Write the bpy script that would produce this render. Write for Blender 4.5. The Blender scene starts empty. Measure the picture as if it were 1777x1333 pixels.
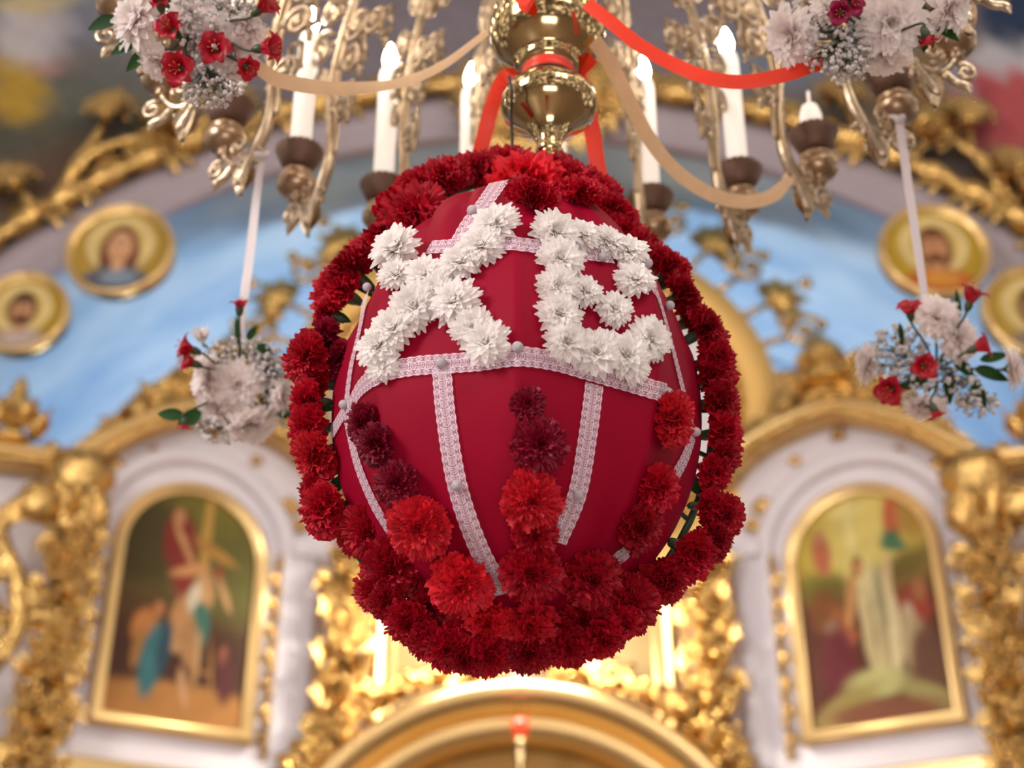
import bpy, bmesh, math, random
from mathutils import Vector, Matrix, Quaternion, noise
PI = math.pi
sc = bpy.context.scene
COL = sc.collection
# ------------------------------------------------------------------ camera
F = 2468.0; TILT = math.radians(29.3)
cam_d = bpy.data.cameras.new('camera'); cam = bpy.data.objects.new('camera', cam_d); COL.objects.link(cam)
cam_d.sensor_width = 36; cam_d.lens = F / 1777 * 36
cam.location = (0, 0, 0); cam.rotation_euler = (PI/2 + TILT, 0, 0)
cam_d.clip_end = 60; cam_d.clip_start = .05
cam_d.dof.use_dof = True; cam_d.dof.focus_distance = 1.72; cam_d.dof.aperture_fstop = 2.9
sc.camera = cam
sc.view_settings.view_transform = 'Standard'; sc.view_settings.look = 'None'
sc.view_settings.exposure = 0.0; sc.view_settings.gamma = 1; sc.view_settings.use_curve_mapping = False
# ------------------------------------------------------------------ world: dim warm nave with bright noise patches added for gold reflections
w = bpy.data.worlds.new('nave'); sc.world = w; w.use_nodes = True
nt = w.node_tree; nt.nodes.clear()
tc = nt.nodes.new('ShaderNodeTexCoord'); nz = nt.nodes.new('ShaderNodeTexNoise'); nz.inputs['Scale'].default_value = 9
nz.inputs['Detail'].default_value = 3
rp = nt.nodes.new('ShaderNodeValToRGB'); bg = nt.nodes.new('ShaderNodeBackground'); wo = nt.nodes.new('ShaderNodeOutputWorld')
rp.color_ramp.elements[0].position = .52; rp.color_ramp.elements[0].color = (.10, .072, .06, 1)
rp.color_ramp.elements[1].position = .66; rp.color_ramp.elements[1].color = (3.2, 2.85, 2.6, 1)
nt.links.new(tc.outputs['Generated'], nz.inputs['Vector']); nt.links.new(nz.outputs['Fac'], rp.inputs['Fac'])
nt.links.new(rp.outputs['Color'], bg.inputs['Color']); nt.links.new(bg.outputs[0], wo.inputs[0])
bg.inputs['Strength'].default_value = .75
def area(name, loc, target, size, e, col):
    l = bpy.data.lights.new(name, 'AREA'); l.energy = e; l.color = col; l.shape = 'RECTANGLE'; l.size = size[0]; l.size_y = size[1]
    o = bpy.data.objects.new(name, l); COL.objects.link(o); o.location = loc
    o.rotation_euler = (Vector(target) - Vector(loc)).to_track_quat('-Z', 'Y').to_euler(); return o
def point(name, loc, e, col, r=.04):
    l = bpy.data.lights.new(name, 'POINT'); l.energy = e; l.color = col; l.shadow_soft_size = r
    o = bpy.data.objects.new(name, l); COL.objects.link(o); o.location = loc; return o
WARM = (1, .83, .62); COOL = (.92, .93, 1)
area('window_light', (-4.5, -1.5, 3.2), (0, 1.6, .9), (1.6, 2.6), 300, (1, .95, .93))
area('nave_light', (2.5, -2.5, 4.5), (0, 5, 2.5), (2.5, 2.5), 150, (1, .93, .87))
for i, (x, y, z, e) in enumerate([(-2.6, 4.6, 5.2, 34), (2.8, 4.8, 5.0, 34), (-.9, 4.6, 6.6, 26), (1.1, 4.6, 6.6, 26), (-5.2, 4.6, 3.6, 30), (5.4, 4.6, 3.6, 30), (-3.6, 3.4, 7, 30), (3.8, 3.4, 7, 30), (-1.6, 2.5, 8, 26), (1.9, 2.7, 8, 26), (-3.4, 1.0, 5.5, 22), (3.6, 1.2, 5.5, 22), (-.4, 3.0, -1.0, 12), (.9, 3.4, -1.0, 12), (-2.4, 5.0, -.9, 12), (2.6, 5.0, -.9, 12)]):
    point('sparkle_light', (x, y, z), e*.85, WARM, .05)  # unseen small lamps added to put sharp highlights on the gilding
area('vault_light', (0, 9.6, 3.0), (0, 9.3, 6), (5.0, .6), 125, (.9, .95, 1))
area('royal_door_lamp', (0, 7.95, 3.35), (0, 8.45, 2.4), (1.3, .08), 85, (1, .9, .72))
area('low_fill_light', (.2, -1.6, -1.0), (0, 1.6, .9), (1.8, .8), 36, (1, .92, .88))  # added fill, low behind the camera, brightens egg front and lower flowers

# ------------------------------------------------------------------ helpers
ct, st = math.cos(TILT), math.sin(TILT)
def ray(px, py):
    a = (px - 888.5) / F; u = (666.5 - py) / F
    return Vector((a, ct - st*u, st + ct*u))
def at_depth(px, py, d): return ray(px, py) * d
def at_y(px, py, Y):
    r = ray(px, py); return r * (Y / r.y)
def lin(c):
    if isinstance(c, str): c = tuple(int(c[i:i+2], 16)/255 for i in (0, 2, 4))
    return tuple((x/12.92 if x <= .04045 else ((x+.055)/1.055)**2.4) for x in c)

class MB:
    def __init__(s): s.v = []; s.f = []; s.mi = []; s.uv = {}; s.c = {}; s.m = 0
    def add(s, vs, fs, M=None):
        o = len(s.v)
        s.v += [tuple(M @ Vector(v)) if M else tuple(v) for v in vs]
        for f in fs: s.f.append(tuple(i + o for i in f)); s.mi.append(s.m)
        return o
    def tube(s, pts, rad, n=6, cap=True, flat=1.0):
        pts = [Vector(p) for p in pts]; N = len(pts)
        if not hasattr(rad, '__len__'): rad = [rad]*N
        t0 = (pts[1]-pts[0]).normalized(); nrm = t0.orthogonal().normalized(); vs = []
        pt = t0
        for i, p in enumerate(pts):
            t = (pts[min(i+1, N-1)] - pts[max(i-1, 0)])
            t = t.normalized() if t.length > 1e-9 else pt
            q = pt.rotation_difference(t); nrm = (q @ nrm).normalized(); pt = t; b = t.cross(nrm)
            for k in range(n):
                a = 2*PI*k/n; vs.append(p + (nrm*math.cos(a) + b*math.sin(a)*flat)*rad[i])
        fs = [(i*n+k, i*n+(k+1) % n, (i+1)*n+(k+1) % n, (i+1)*n+k) for i in range(N-1) for k in range(n)]
        if cap: fs += [tuple(range(n-1, -1, -1)), tuple((N-1)*n+k for k in range(n))]
        s.add(vs, fs)
    def lathe(s, prof, n=24, M=None, scal=None):
        vs = []
        for (r, z) in prof:
            for k in range(n):
                a = 2*PI*k/n; rr = r
                if scal: rr = r*(1 + scal(a, z))
                vs.append((rr*math.cos(a), rr*math.sin(a), z))
        N = len(prof)
        fs = [(i*n+k, i*n+(k+1) % n, (i+1)*n+(k+1) % n, (i+1)*n+k) for i in range(N-1) for k in range(n)]
        fs += [tuple(range(n-1, -1, -1)), tuple((N-1)*n+k for k in range(n))]
        s.add(vs, fs, M)
    def ball(s, c, r, n=8, m=6, sq=(1, 1, 1), M=None):
        vs = [(c[0], c[1], c[2]-r*sq[2])]
        for i in range(1, m):
            p = -PI/2 + PI*i/m
            for k in range(n):
                a = 2*PI*k/n
                vs.append((c[0]+r*sq[0]*math.cos(p)*math.cos(a), c[1]+r*sq[1]*math.cos(p)*math.sin(a), c[2]+r*sq[2]*math.sin(p)))
        vs.append((c[0], c[1], c[2]+r*sq[2])); L = len(vs)-1
        fs = [(0, 1+(k+1) % n, 1+k) for k in range(n)] + [(L, L-n+k, L-n+(k+1) % n) for k in range(n)]
        fs += [(1+i*n+k, 1+i*n+(k+1) % n, 1+(i+1)*n+(k+1) % n, 1+(i+1)*n+k) for i in range(m-2) for k in range(n)]
        s.add(vs, fs, M)
    def box(s, a, b, M=None):
        (x0, y0, z0), (x1, y1, z1) = a, b
        vs = [(x0,y0,z0),(x1,y0,z0),(x1,y1,z0),(x0,y1,z0),(x0,y0,z1),(x1,y0,z1),(x1,y1,z1),(x0,y1,z1)]
        s.add(vs, [(0,3,2,1),(4,5,6,7),(0,1,5,4),(1,2,6,5),(2,3,7,6),(3,0,4,7)], M)
    def leaf(s, base, d, nrm, L, W, curl=.3, lobes=0, fold=.15, nu=8):
        d = Vector(d).normalized(); nrm = Vector(nrm); nrm = (nrm - d*nrm.dot(d)).normalized(); sd = d.cross(nrm); base = Vector(base)
        vs = []
        for i in range(nu+1):
            t = i/nu; wd = W*math.sin(PI*min(.999, t**.75))**.8 if 0 < i < nu else W*.04
            if lobes: wd *= .72 + .28*abs(math.cos(lobes*PI*t))
            a = curl*t
            c = base + d*(L*t*math.cos(a*.5)) + nrm*(-L*t*math.sin(a)*.7)
            for k in (-1, 0, 1): vs.append(c + sd*(k*wd) + nrm*(fold*wd*abs(k)))
        fs = [(i*3+k, i*3+k+1, (i+1)*3+k+1, (i+1)*3+k) for i in range(nu) for k in range(2)]
        s.add(vs, fs)
    def prism(s, poly, y0, y1, sx=1):      # outline in (x, z), thickness along y
        n = len(poly)
        vs = [(x*sx, y0, z) for x, z in poly] + [(x*sx, y1, z) for x, z in poly]
        s.add(vs, [tuple(range(n)), tuple(range(2*n-1, n-1, -1))] + [(i, (i+1) % n, n+(i+1) % n, n+i) for i in range(n)])
    def sweep(s, path, prof, closed=False, sx=1):   # path in (x, z); profile = (offset outward, y)
        N = len(path); P = [Vector((p[0], p[1])) for p in path]; m = len(prof); vs = []
        for i in range(N):
            if closed: t = P[(i+1) % N]-P[i-1]; tp, tn = P[i]-P[i-1], P[(i+1) % N]-P[i]
            else: tp = P[i]-P[max(i-1, 0)] if i else P[1]-P[0]; tn = P[min(i+1, N-1)]-P[i] if i < N-1 else tp
            tp = tp.normalized(); tn = tn.normalized(); t = (tp+tn).normalized(); nn = Vector((-t.y, t.x)); k = 1/max(.5, t.dot(tn))
            for (o, y) in prof: q = P[i] + nn*(o*k); vs.append((q.x*sx, y, q.y))
        rng = range(N if closed else N-1)
        fs = [(i*m+j, i*m+(j+1) % m, ((i+1) % N)*m+(j+1) % m, ((i+1) % N)*m+j) for i in rng for j in range(m)]
        if not closed: fs += [tuple(range(m)), tuple((N-1)*m+j for j in range(m-1, -1, -1))]
        s.add(vs, fs)
    def mesh(s, name, mats, smooth=True):
        me = bpy.data.meshes.new(name); me.from_pydata(s.v, [], s.f)
        for m in (mats if isinstance(mats, (list, tuple)) else [mats]): me.materials.append(m)
        me.polygons.foreach_set('material_index', s.mi)
        me.polygons.foreach_set('use_smooth', [smooth]*len(s.f))
        if s.uv:
            ul = me.uv_layers.new(name='uv')
            for lp in me.loops: ul.data[lp.index].uv = s.uv.get(lp.vertex_index, (0, 0))
        if s.c:
            ca = me.color_attributes.new('paint', 'FLOAT_COLOR', 'POINT')
            ca.data.foreach_set('color', [x for i in range(len(s.v)) for x in (*s.c.get(i, (1, 1, 1)), 1.0)])
        me.update(); return me
    def build(s, name, mats, parent=None, smooth=True):
        return link(name, s.mesh(name, mats, smooth), parent)
def link(name, me, parent=None, loc=None, M=None):
    o = bpy.data.objects.new(name, me); COL.objects.link(o)
    if parent: o.parent = parent
    if M is not None: o.matrix_basis = M
    if loc is not None: o.location = loc
    return o
def tag(o, label=None, cat=None, group=None, kind=None):
    for k, v in (('label', label), ('category', cat), ('group', group), ('kind', kind)):
        if v: o[k] = v
    return o
def empty(name, M=None, label=None, cat=None, group=None):
    o = bpy.data.objects.new(name, None); o.empty_display_size = .05; COL.objects.link(o)
    if M is not None: o.matrix_basis = M
    return tag(o, label, cat, group)
def copy_tree(o, parent=None):
    c = o.copy(); COL.objects.link(c)
    if parent: c.parent = parent
    for ch in list(o.children): copy_tree(ch, c)
    return c
def frame(loc, zdir, up=(0, 0, 1), s=1, spin=0):
    z = Vector(zdir).normalized(); x = Vector(up).cross(z)
    if x.length < 1e-4: x = Vector((1, 0, 0))
    x.normalize(); y = z.cross(x)
    R = Matrix((x, y, z)).transposed().to_4x4()
    return Matrix.Translation(loc) @ R @ Matrix.Rotation(spin, 4, 'Z') @ Matrix.Scale(s, 4)
def crom(pts, per=8):
    P = [Vector(p) for p in pts]; P = [P[0]*2-P[1]] + P + [P[-1]*2-P[-2]]; out = []
    for i in range(1, len(P)-2):
        for k in range(per):
            t = k/per; a, b, c, d = P[i-1:i+3]
            out.append(.5*((2*b) + (c-a)*t + (2*a-5*b+4*c-d)*t*t + (3*b-a-3*c+d)*t**3))
    return out + [P[-2]]
def spiral(c, r0, r1, a0, turns, n=18, plane=0):   # in local x-z plane
    out = []
    for i in range(n+1):
        t = i/n; r = r0 + (r1-r0)*t; a = a0 + turns*2*PI*t
        out.append((c[0]+r*math.cos(a), c[1], c[2]+r*math.sin(a)))
    return out

# ------------------------------------------------------------------ materials
def mat(name, col, rough=.5, metal=0, bump=None, var=0, varscale=30, sheen=0, coat=0, trans=0, emit=None, estr=0, sss=0, hue=0, spec=.5):
    m = bpy.data.materials.new(name); m.use_nodes = True; n = m.node_tree; b = n.nodes['Principled BSDF']
    c = lin(col) if isinstance(col, str) else col
    b.inputs['Base Color'].default_value = (*c, 1); b.inputs['Roughness'].default_value = rough; b.inputs['Metallic'].default_value = metal
    b.inputs['Sheen Weight'].default_value = sheen; b.inputs['Coat Weight'].default_value = coat
    b.inputs['Specular IOR Level'].default_value = spec
    if emit: b.inputs['Emission Color'].default_value = (*emit, 1); b.inputs['Emission Strength'].default_value = estr
    tcn = n.nodes.new('ShaderNodeTexCoord')
    if var or hue:
        src = None
        if var:
            nz = n.nodes.new('ShaderNodeTexNoise'); nz.inputs['Scale'].default_value = varscale; nz.inputs['Detail'].default_value = 4
            n.links.new(tcn.outputs['Object'], nz.inputs['Vector'])
            mr = n.nodes.new('ShaderNodeMapRange'); mr.inputs['From Min'].default_value = .3; mr.inputs['From Max'].default_value = .7
            mr.inputs['To Min'].default_value = 1-var; mr.inputs['To Max'].default_value = 1+var
            n.links.new(nz.outputs['Fac'], mr.inputs['Value']); src = mr.outputs[0]
        hs = n.nodes.new('ShaderNodeHueSaturation'); hs.inputs['Color'].default_value = (*c, 1)
        if hue:
            oi = n.nodes.new('ShaderNodeObjectInfo'); m2 = n.nodes.new('ShaderNodeMapRange'); m2.inputs['To Min'].default_value = 1-hue; m2.inputs['To Max'].default_value = 1+hue
            n.links.new(oi.outputs['Random'], m2.inputs['Value'])
            if src:
                mm = n.nodes.new('ShaderNodeMath'); mm.operation = 'MULTIPLY'; n.links.new(src, mm.inputs[0]); n.links.new(m2.outputs[0], mm.inputs[1]); src = mm.outputs[0]
            else: src = m2.outputs[0]
        n.links.new(src, hs.inputs['Value']); n.links.new(hs.outputs[0], b.inputs['Base Color']); csrc = hs.outputs[0]
    else: csrc = None
    if bump:
        nb = n.nodes.new('ShaderNodeTexNoise'); nb.inputs['Scale'].default_value = bump[0]; nb.inputs['Detail'].default_value = 3
        n.links.new(tcn.outputs['Object'], nb.inputs['Vector'])
        bn = n.nodes.new('ShaderNodeBump'); bn.inputs['Strength'].default_value = bump[1]; bn.inputs['Distance'].default_value = bump[2] if len(bump) > 2 else .01
        n.links.new(nb.outputs['Fac'], bn.inputs['Height']); n.links.new(bn.outputs[0], b.inputs['Normal'])
    if trans:
        tr = n.nodes.new('ShaderNodeBsdfTranslucent'); tr.inputs['Color'].default_value = (*c, 1)
        if csrc: n.links.new(csrc, tr.inputs['Color'])
        mx = n.nodes.new('ShaderNodeMixShader'); mx.inputs[0].default_value = trans
        n.links.new(b.outputs[0], mx.inputs[1]); n.links.new(tr.outputs[0], mx.inputs[2]); n.links.new(mx.outputs[0], n.nodes['Material Output'].inputs[0])
    return m
def paint_mat(name, rough=.45):
    m = bpy.data.materials.new(name); m.use_nodes = True; n = m.node_tree; b = n.nodes['Principled BSDF']
    at = n.nodes.new('ShaderNodeAttribute'); at.attribute_name = 'paint'; nz = n.nodes.new('ShaderNodeTexNoise'); nz.inputs['Scale'].default_value = 9; nz.inputs['Detail'].default_value = 6
    tcn = n.nodes.new('ShaderNodeTexCoord'); n.links.new(tcn.outputs['Object'], nz.inputs['Vector'])
    mr = n.nodes.new('ShaderNodeMapRange'); mr.inputs['To Min'].default_value = .75; mr.inputs['To Max'].default_value = 1.25; n.links.new(nz.outputs['Fac'], mr.inputs['Value'])
    hs = n.nodes.new('ShaderNodeHueSaturation'); n.links.new(at.outputs['Color'], hs.inputs['Color']); n.links.new(mr.outputs[0], hs.inputs['Value'])
    n.links.new(hs.outputs[0], b.inputs['Base Color']); b.inputs['Roughness'].default_value = rough; b.inputs['Specular IOR Level'].default_value = .15
    return m
GOLD = mat('gold_leaf', (.68, .44, .155), .17, 1, bump=(24, .6, .025), var=.25, varscale=12)
GOLDS = mat('smooth_gold', (.84, .59, .27), .3, 1, bump=(8, .15, .01))
GOLDM = mat('matte_gold', (.90, .58, .20), .55, .6)
BRASS = mat('polished_brass', (.60, .44, .22), .12, 1, var=.12, varscale=25, bump=(30, .05, .003))
BRONZE = mat('cast_bronze', (.56, .44, .31), .33, 1, bump=(90, .4, .004), var=.25, varscale=40)
CUPM = mat('satin_bronze', (.46, .32, .21), .33, 1, var=.1)
PANM = mat('dark_bronze_pan', (.19, .11, .08), .5, .6, bump=(200, .5, .002))
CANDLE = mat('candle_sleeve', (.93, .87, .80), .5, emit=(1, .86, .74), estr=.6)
BULB = mat('lit_bulb', (1, 1, 1), .3, emit=(1, .86, .68), estr=55)
WHITEP = mat('white_paint', 'e8e2ec', .42, var=.04, varscale=3)
LAV = mat('lavender_plaster', 'a79ca6', .6, var=.06, varscale=4)
SATIN = mat('crimson_satin', (.265, .0, .017), .6, sheen=.0, var=.10, varscale=9, bump=(5, .25, .02), spec=.1)
C_RED = mat('red_petal', (.44, .002, .016), .55, var=.35, varscale=4, trans=.25, hue=.22, spec=.3)
C_SCAR = mat('scarlet_petal', (.70, .012, .028), .55, var=.3, varscale=4, trans=.25, hue=.15, spec=.3)
C_MAR = mat('maroon_petal', (.24, .002, .022), .5, var=.35, varscale=4, trans=.2, hue=.15, spec=.35)
WPET = mat('white_petal', (.97, .93, .91), .5, var=.03, varscale=3, trans=.5, spec=.3)
PPET = mat('pinkish_white_petal', (.97, .90, .88), .5, var=.05, varscale=3, trans=.5, spec=.3)
CENT = mat('greenish_flower_centre', (.62, .62, .25), .6, var=.2)
GREEN = mat('leaf_green', (.014, .05, .009), .6, var=.3, varscale=8, trans=.05, spec=.15)
CALYX = mat('calyx_green', (.05, .085, .04), .5, var=.3, varscale=6)
STEM = mat('stem_green', (.035, .06, .022), .5)
ALST = mat('alstroemeria_red', (.46, .005, .022), .4, var=.3, varscale=30, trans=.3)
ALSM = mat('alstroemeria_magenta', (.32, .004, .055), .4, var=.3, varscale=30, trans=.3)
ALSD = mat('alstroemeria_stripe', (.62, .13, .06), .5)
GYPS = mat('gypsophila_white', (.80, .74, .72), .6, trans=.3)
REDR = mat('red_ribbon', (1, .055, .02), .38, sheen=.2, trans=.25)
CREAM = mat('cream_ribbon', (.92, .64, .38), .38, trans=.25, var=.05)
LACEW = mat('white_ribbon', (.80, .72, .74), .5, trans=.3)
PEARL = mat('pearl_button', (.84, .74, .78), .35, bump=(900, .8, .002), coat=.3)
WIRE = mat('dark_wire', (.02, .017, .015), .5)
STONE = mat('stone_floor', (.22, .16, .12), .35, var=.2, varscale=3)
DARKG = mat('dark_gilding', (.30, .17, .05), .5, .8, bump=(20, .5, .02))
LAMPR = mat('red_lamp_glass', (.5, .03, .01), .2, emit=(1, .12, .03), estr=.6)
PAINT = paint_mat('oil_painting'); MURAL = paint_mat('wall_mural', .8)
def lace_mat():
    m = bpy.data.materials.new('white_lace'); m.use_nodes = True; n = m.node_tree; b = n.nodes['Principled BSDF']
    b.inputs['Base Color'].default_value = (.84, .64, .74, 1); b.inputs['Roughness'].default_value = .7
    def M(op, a, c=None, d=None):
        x = n.nodes.new('ShaderNodeMath'); x.operation = op
        for i, k in enumerate((a, c, d)):
            if k is None: continue
            if isinstance(k, (int, float)): x.inputs[i].default_value = k
            else: n.links.new(k, x.inputs[i])
        return x.outputs[0]
    uv = n.nodes.new('ShaderNodeUVMap'); sp = n.nodes.new('ShaderNodeSeparateXYZ'); n.links.new(uv.outputs[0], sp.inputs[0])
    u, v = sp.outputs[0], sp.outputs[1]                      # u -1..1 across, v in widths along
    au = M('ABSOLUTE', u)
    fv = M('SUBTRACT', M('FRACT', M('MULTIPLY', v, 2.0)), .5)  # two repeats per width
    # diamond rosette rings centred at |u| = .62
    du = M('MULTIPLY', M('SUBTRACT', au, .66), .85); dd = M('ADD', M('ABSOLUTE', du), M('MULTIPLY', M('ABSOLUTE', fv), .62))
    ring = M('LESS_THAN', M('ABSOLUTE', M('SUBTRACT', dd, .20)), .055)
    dot = M('LESS_THAN', dd, .06)
    edge = M('GREATER_THAN', au, .90)
    # fine net in the middle: chevrons
    ch = M('FRACT', M('ADD', M('MULTIPLY', v, 9.0), M('MULTIPLY', M('ABSOLUTE', M('SUBTRACT', M('FRACT', M('MULTIPLY', v, 2.0)), .5)), M('MULTIPLY', au, 8.0))))
    net = M('MULTIPLY', M('LESS_THAN', ch, .5), M('LESS_THAN', au, .42))
    net2 = M('LESS_THAN', M('ABSOLUTE', M('SUBTRACT', au, .40)), .045)
    al = M('MAXIMUM', M('MAXIMUM', M('MAXIMUM', ring, dot), M('MAXIMUM', edge, net)), net2)
    al = M('MULTIPLY', al, M('GREATER_THAN', au, .035))
    al = M('ADD', M('MULTIPLY', al, .52), .28)
    n.links.new(al, b.inputs['Alpha']); return m
LACE = lace_mat()
def blue_mat(name, a, b2, sc_=1.2, lo=.38, hi=.65):
    m = bpy.data.materials.new(name); m.use_nodes = True; n = m.node_tree; b = n.nodes['Principled BSDF']; b.inputs['Roughness'].default_value = .8
    t = n.nodes.new('ShaderNodeTexCoord'); z = n.nodes.new('ShaderNodeTexNoise'); z.inputs['Scale'].default_value = sc_; z.inputs['Detail'].default_value = 5
    mp = n.nodes.new('ShaderNodeMapping'); mp.inputs['Scale'].default_value = (1, 2.2, 1)
    n.links.new(t.outputs['Object'], mp.inputs[0]); n.links.new(mp.outputs[0], z.inputs['Vector'])
    r = n.nodes.new('ShaderNodeValToRGB'); r.color_ramp.elements[0].position = lo; r.color_ramp.elements[1].position = hi
    r.color_ramp.elements[0].color = (*lin(a), 1); r.color_ramp.elements[1].color = (*lin(b2), 1)
    n.links.new(z.outputs['Fac'], r.inputs['Fac']); n.links.new(r.outputs[0], b.inputs['Base Color']); return m
SKYV = blue_mat('painted_sky_vault', '82abd2', 'bfd6e8', 1.0, .3, .7)
DEEPB = blue_mat('deep_blue_apse', '1670c8', '3f9ae6')

# ------------------------------------------------------------------ painting by blobs
def blobpaint(base, blobs, u, v):
    c = list(base)
    for (cx, cy, rx, ry, ang, col, soft) in blobs:
        dx, dy = u-cx, v-cy; ca, sa = math.cos(ang), math.sin(ang)
        a = (dx*ca+dy*sa)/rx; b = (-dx*sa+dy*ca)/ry; d = math.sqrt(a*a+b*b)
        k = 1 - (d-(1-soft))/(2*soft+1e-6); k = 0 if k < 0 else 1 if k > 1 else k; k = k*k*(3-2*k)
        if k > 0: c = [c[i]*(1-k)+col[i]*k for i in range(3)]
    return tuple(c)
def B(cx, cy, rx, ry, col, deg=0, soft=.25): return (cx, cy, rx, ry, math.radians(deg), lin(col), soft)

# ================================================================== SETTING
mb = MB(); mb.box((-10, -5, -1.7), (10, 13, -1.6)); tag(mb.build('floor', STONE, smooth=False), kind='structure')
AX, AZ, AR = .08, 1.62, 4.9     # the great arch: centre and radius
def arcpts(r, a0, a1, n, cx=AX, cz=AZ): return [(cx+r*math.cos(math.radians(a0+(a1-a0)*i/n)), cz+r*math.sin(math.radians(a0+(a1-a0)*i/n))) for i in range(n+1)]
# wall with mural round the arch opening
mural_blobs = []
def MP(px, py, rx, ry, col, deg=0, soft=.4):
    p = at_y(px, py, 8.0); k = 9.5/F; mural_blobs.append((p.x, p.z, rx*k, ry*k*1.18, math.radians(deg), lin(col), soft))
MP(200, 20, 330, 120, '77808f', -10); MP(300, 110, 190, 60, '6d7688'); MP(60, 230, 200, 70, '55544a'); MP(150, 140, 200, 70, '62645e')
MP(40, 330, 160, 60, '6a5649'); MP(150, 280, 90, 50, '5c4a40')
MP(30, 140, 52, 95, 'b08f3c', 20, .2); MP(50, 60, 75, 60, 'c8c2c6', 15, .2); MP(60, 5, 80, 22, 'c9b890', 10, .3); MP(75, 120, 70, 9, 'b08a86', 15, .3)
MP(1010, 60, 900, 120, '7e7680', 0, .5); MP(560, 90, 120, 120, '7c7681'); MP(1600, 130, 130, 120, '7d6440'); MP(1520, 40, 120, 70, '6d707e')
MP(1340, 100, 110, 60, '6f7a8c'); MP(1775, 30, 90, 80, '2f3d58', 0, .3)
MP(1740, 175, 85, 115, 'b0545a', -10, .18); MP(1740, 100, 80, 28, 'b9b9c0', 5, .3); MP(1655, 110, 22, 70, '8f94a6', 5, .3); MP(1700, 190, 20, 80, '96424c', -15, .4)
MP(1740, 330, 90, 60, '5d4a45'); MP(1590, 300, 80, 50, '5a4d50')
mb = MB(); NA, NR = 150, 34
for i in range(NA+1):
    a = math.radians(180*i/NA)
    for j in range(NR+1):
        r = AR + 5.1*j/NR; x, z = AX+r*math.cos(a), AZ+r*math.sin(a)
        mb.v.append((x, 8.0, z)); mb.c[len(mb.v)-1] = blobpaint(lin('6b6662'), mural_blobs, x, z)
mb.f = [(i*(NR+1)+j, i*(NR+1)+j+1, (i+1)*(NR+1)+j+1, (i+1)*(NR+1)+j) for i in range(NA) for j in range(NR)]; mb.mi = [0]*len(mb.f)
tag(mb.build('wall_chancel', MURAL), kind='structure')
for s_, nm in ((-1, 'wall_left'), (1, 'wall_right')):
    mb = MB(); mb.box((AX+s_*AR, 8.0, -1.6), (AX+s_*(AR+5.1), 8.3, AZ)); tag(mb.build(nm, LAV, smooth=False), kind='structure')
# intrados of the arch, painted sky
mb = MB(); A = arcpts(AR, 0, 180, 96)
for (x, z) in A:
    for y in (8.0, 8.8, 9.6, 10.4): mb.v.append((x, y, z))
mb.f = [(i*4+j, i*4+j+1, i*4+j+5, i*4+j+4) for i in range(96) for j in range(3)]; mb.mi = [0]*len(mb.f)
tag(mb.build('ceiling', SKYV), kind='structure')
mb = MB(); mb.sweep(arcpts(AR-.10, 0, 180, 96)[::-1], [(-.02, 10.34), (.11, 10.30), (.11, 10.5), (-.02, 10.5)]); mb.sweep(arcpts(AR-.02, 0, 180, 96)[::-1], [(-.02, 10.0), (.03, 10.0), (.03, 10.06), (-.02, 10.06)])
tag(mb.build('trim_1', mat('pale_blue_trim', 'b4cfea', .6)), kind='structure')
# archivolt in lavender plaster
mb = MB(); mb.sweep(arcpts(AR, 0, 180, 110)[::-1], [(-.03, 8.02), (-.03, 7.93), (.02, 7.90), (.05, 7.93), (.08, 7.88), (.22, 7.86), (.24, 7.90), (.29, 7.90), (.30, 8.02)])
tag(mb.build('trim_2', LAV), kind='structure')
mb = MB(); mb.box((-6.5, 12.4, -1.6), (6.5, 12.5, 8)); tag(mb.build('wall_apse', DEEPB, smooth=False), kind='structure')

# ---- gilded garland along the arch, with sprays of leaves
rnd = random.Random(5)
def acanthus(mb, c, d, nrm, L, n=5, spread=1.1, w=.32):
    d = Vector(d).normalized(); nrm = Vector(nrm).normalized(); c = Vector(c)
    for k in range(n):
        a = (k-(n-1)/2)/max(1, n-1)*2*spread
        dd = Matrix.Rotation(a, 3, nrm) @ d
        mb.leaf(c, dd + nrm*.25, nrm, L*(1-.25*abs(a)), L*w*.5, curl=.7, lobes=2, fold=.35)
    mb.ball(c + nrm*L*.06, L*.12)
g = empty('gilded_garland', None, 'gilded rope garland with leaves following the curve of the big arch', 'garland')
g.location = (AX, 7.9, AZ+5.28)
def rel(o, mbx):
    mbx.v = [(v[0]-o.location.x, v[1]-o.location.y, v[2]-o.location.z) for v in mbx.v]; return mbx
mb = MB()
for a0, a1 in ((12, 168),):
    n = 150; pts = []; rad = []
    for i in range(n+1):
        a = math.radians(a0+(a1-a0)*i/n); pts.append((AX+5.28*math.cos(a), 7.86, AZ+5.28*math.sin(a))); rad.append(.075+.03*math.sin(i*1.9))
    mb.tube(pts, rad, 8)
rel(g, mb).build('rope', GOLD, g)
mb = MB()
for i in range(64):
    a = math.radians(16+150*i/63 + rnd.uniform(-.6, .6)); p = Vector((AX+5.28*math.cos(a), 7.82, AZ+5.28*math.sin(a)))
    t = Vector((-math.sin(a), 0, math.cos(a))); ro = Vector((math.cos(a), 0, math.sin(a)))
    t = t if a > PI/2 else -t
    acanthus(mb, p, -t*.9 + ro*rnd.choice((-.7, .7)), (0, -1, .2), rnd.uniform(.2, .32), 4, .8)
o_ = rel(g, mb).build('leaf_sprays', GOLD, g)
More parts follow.
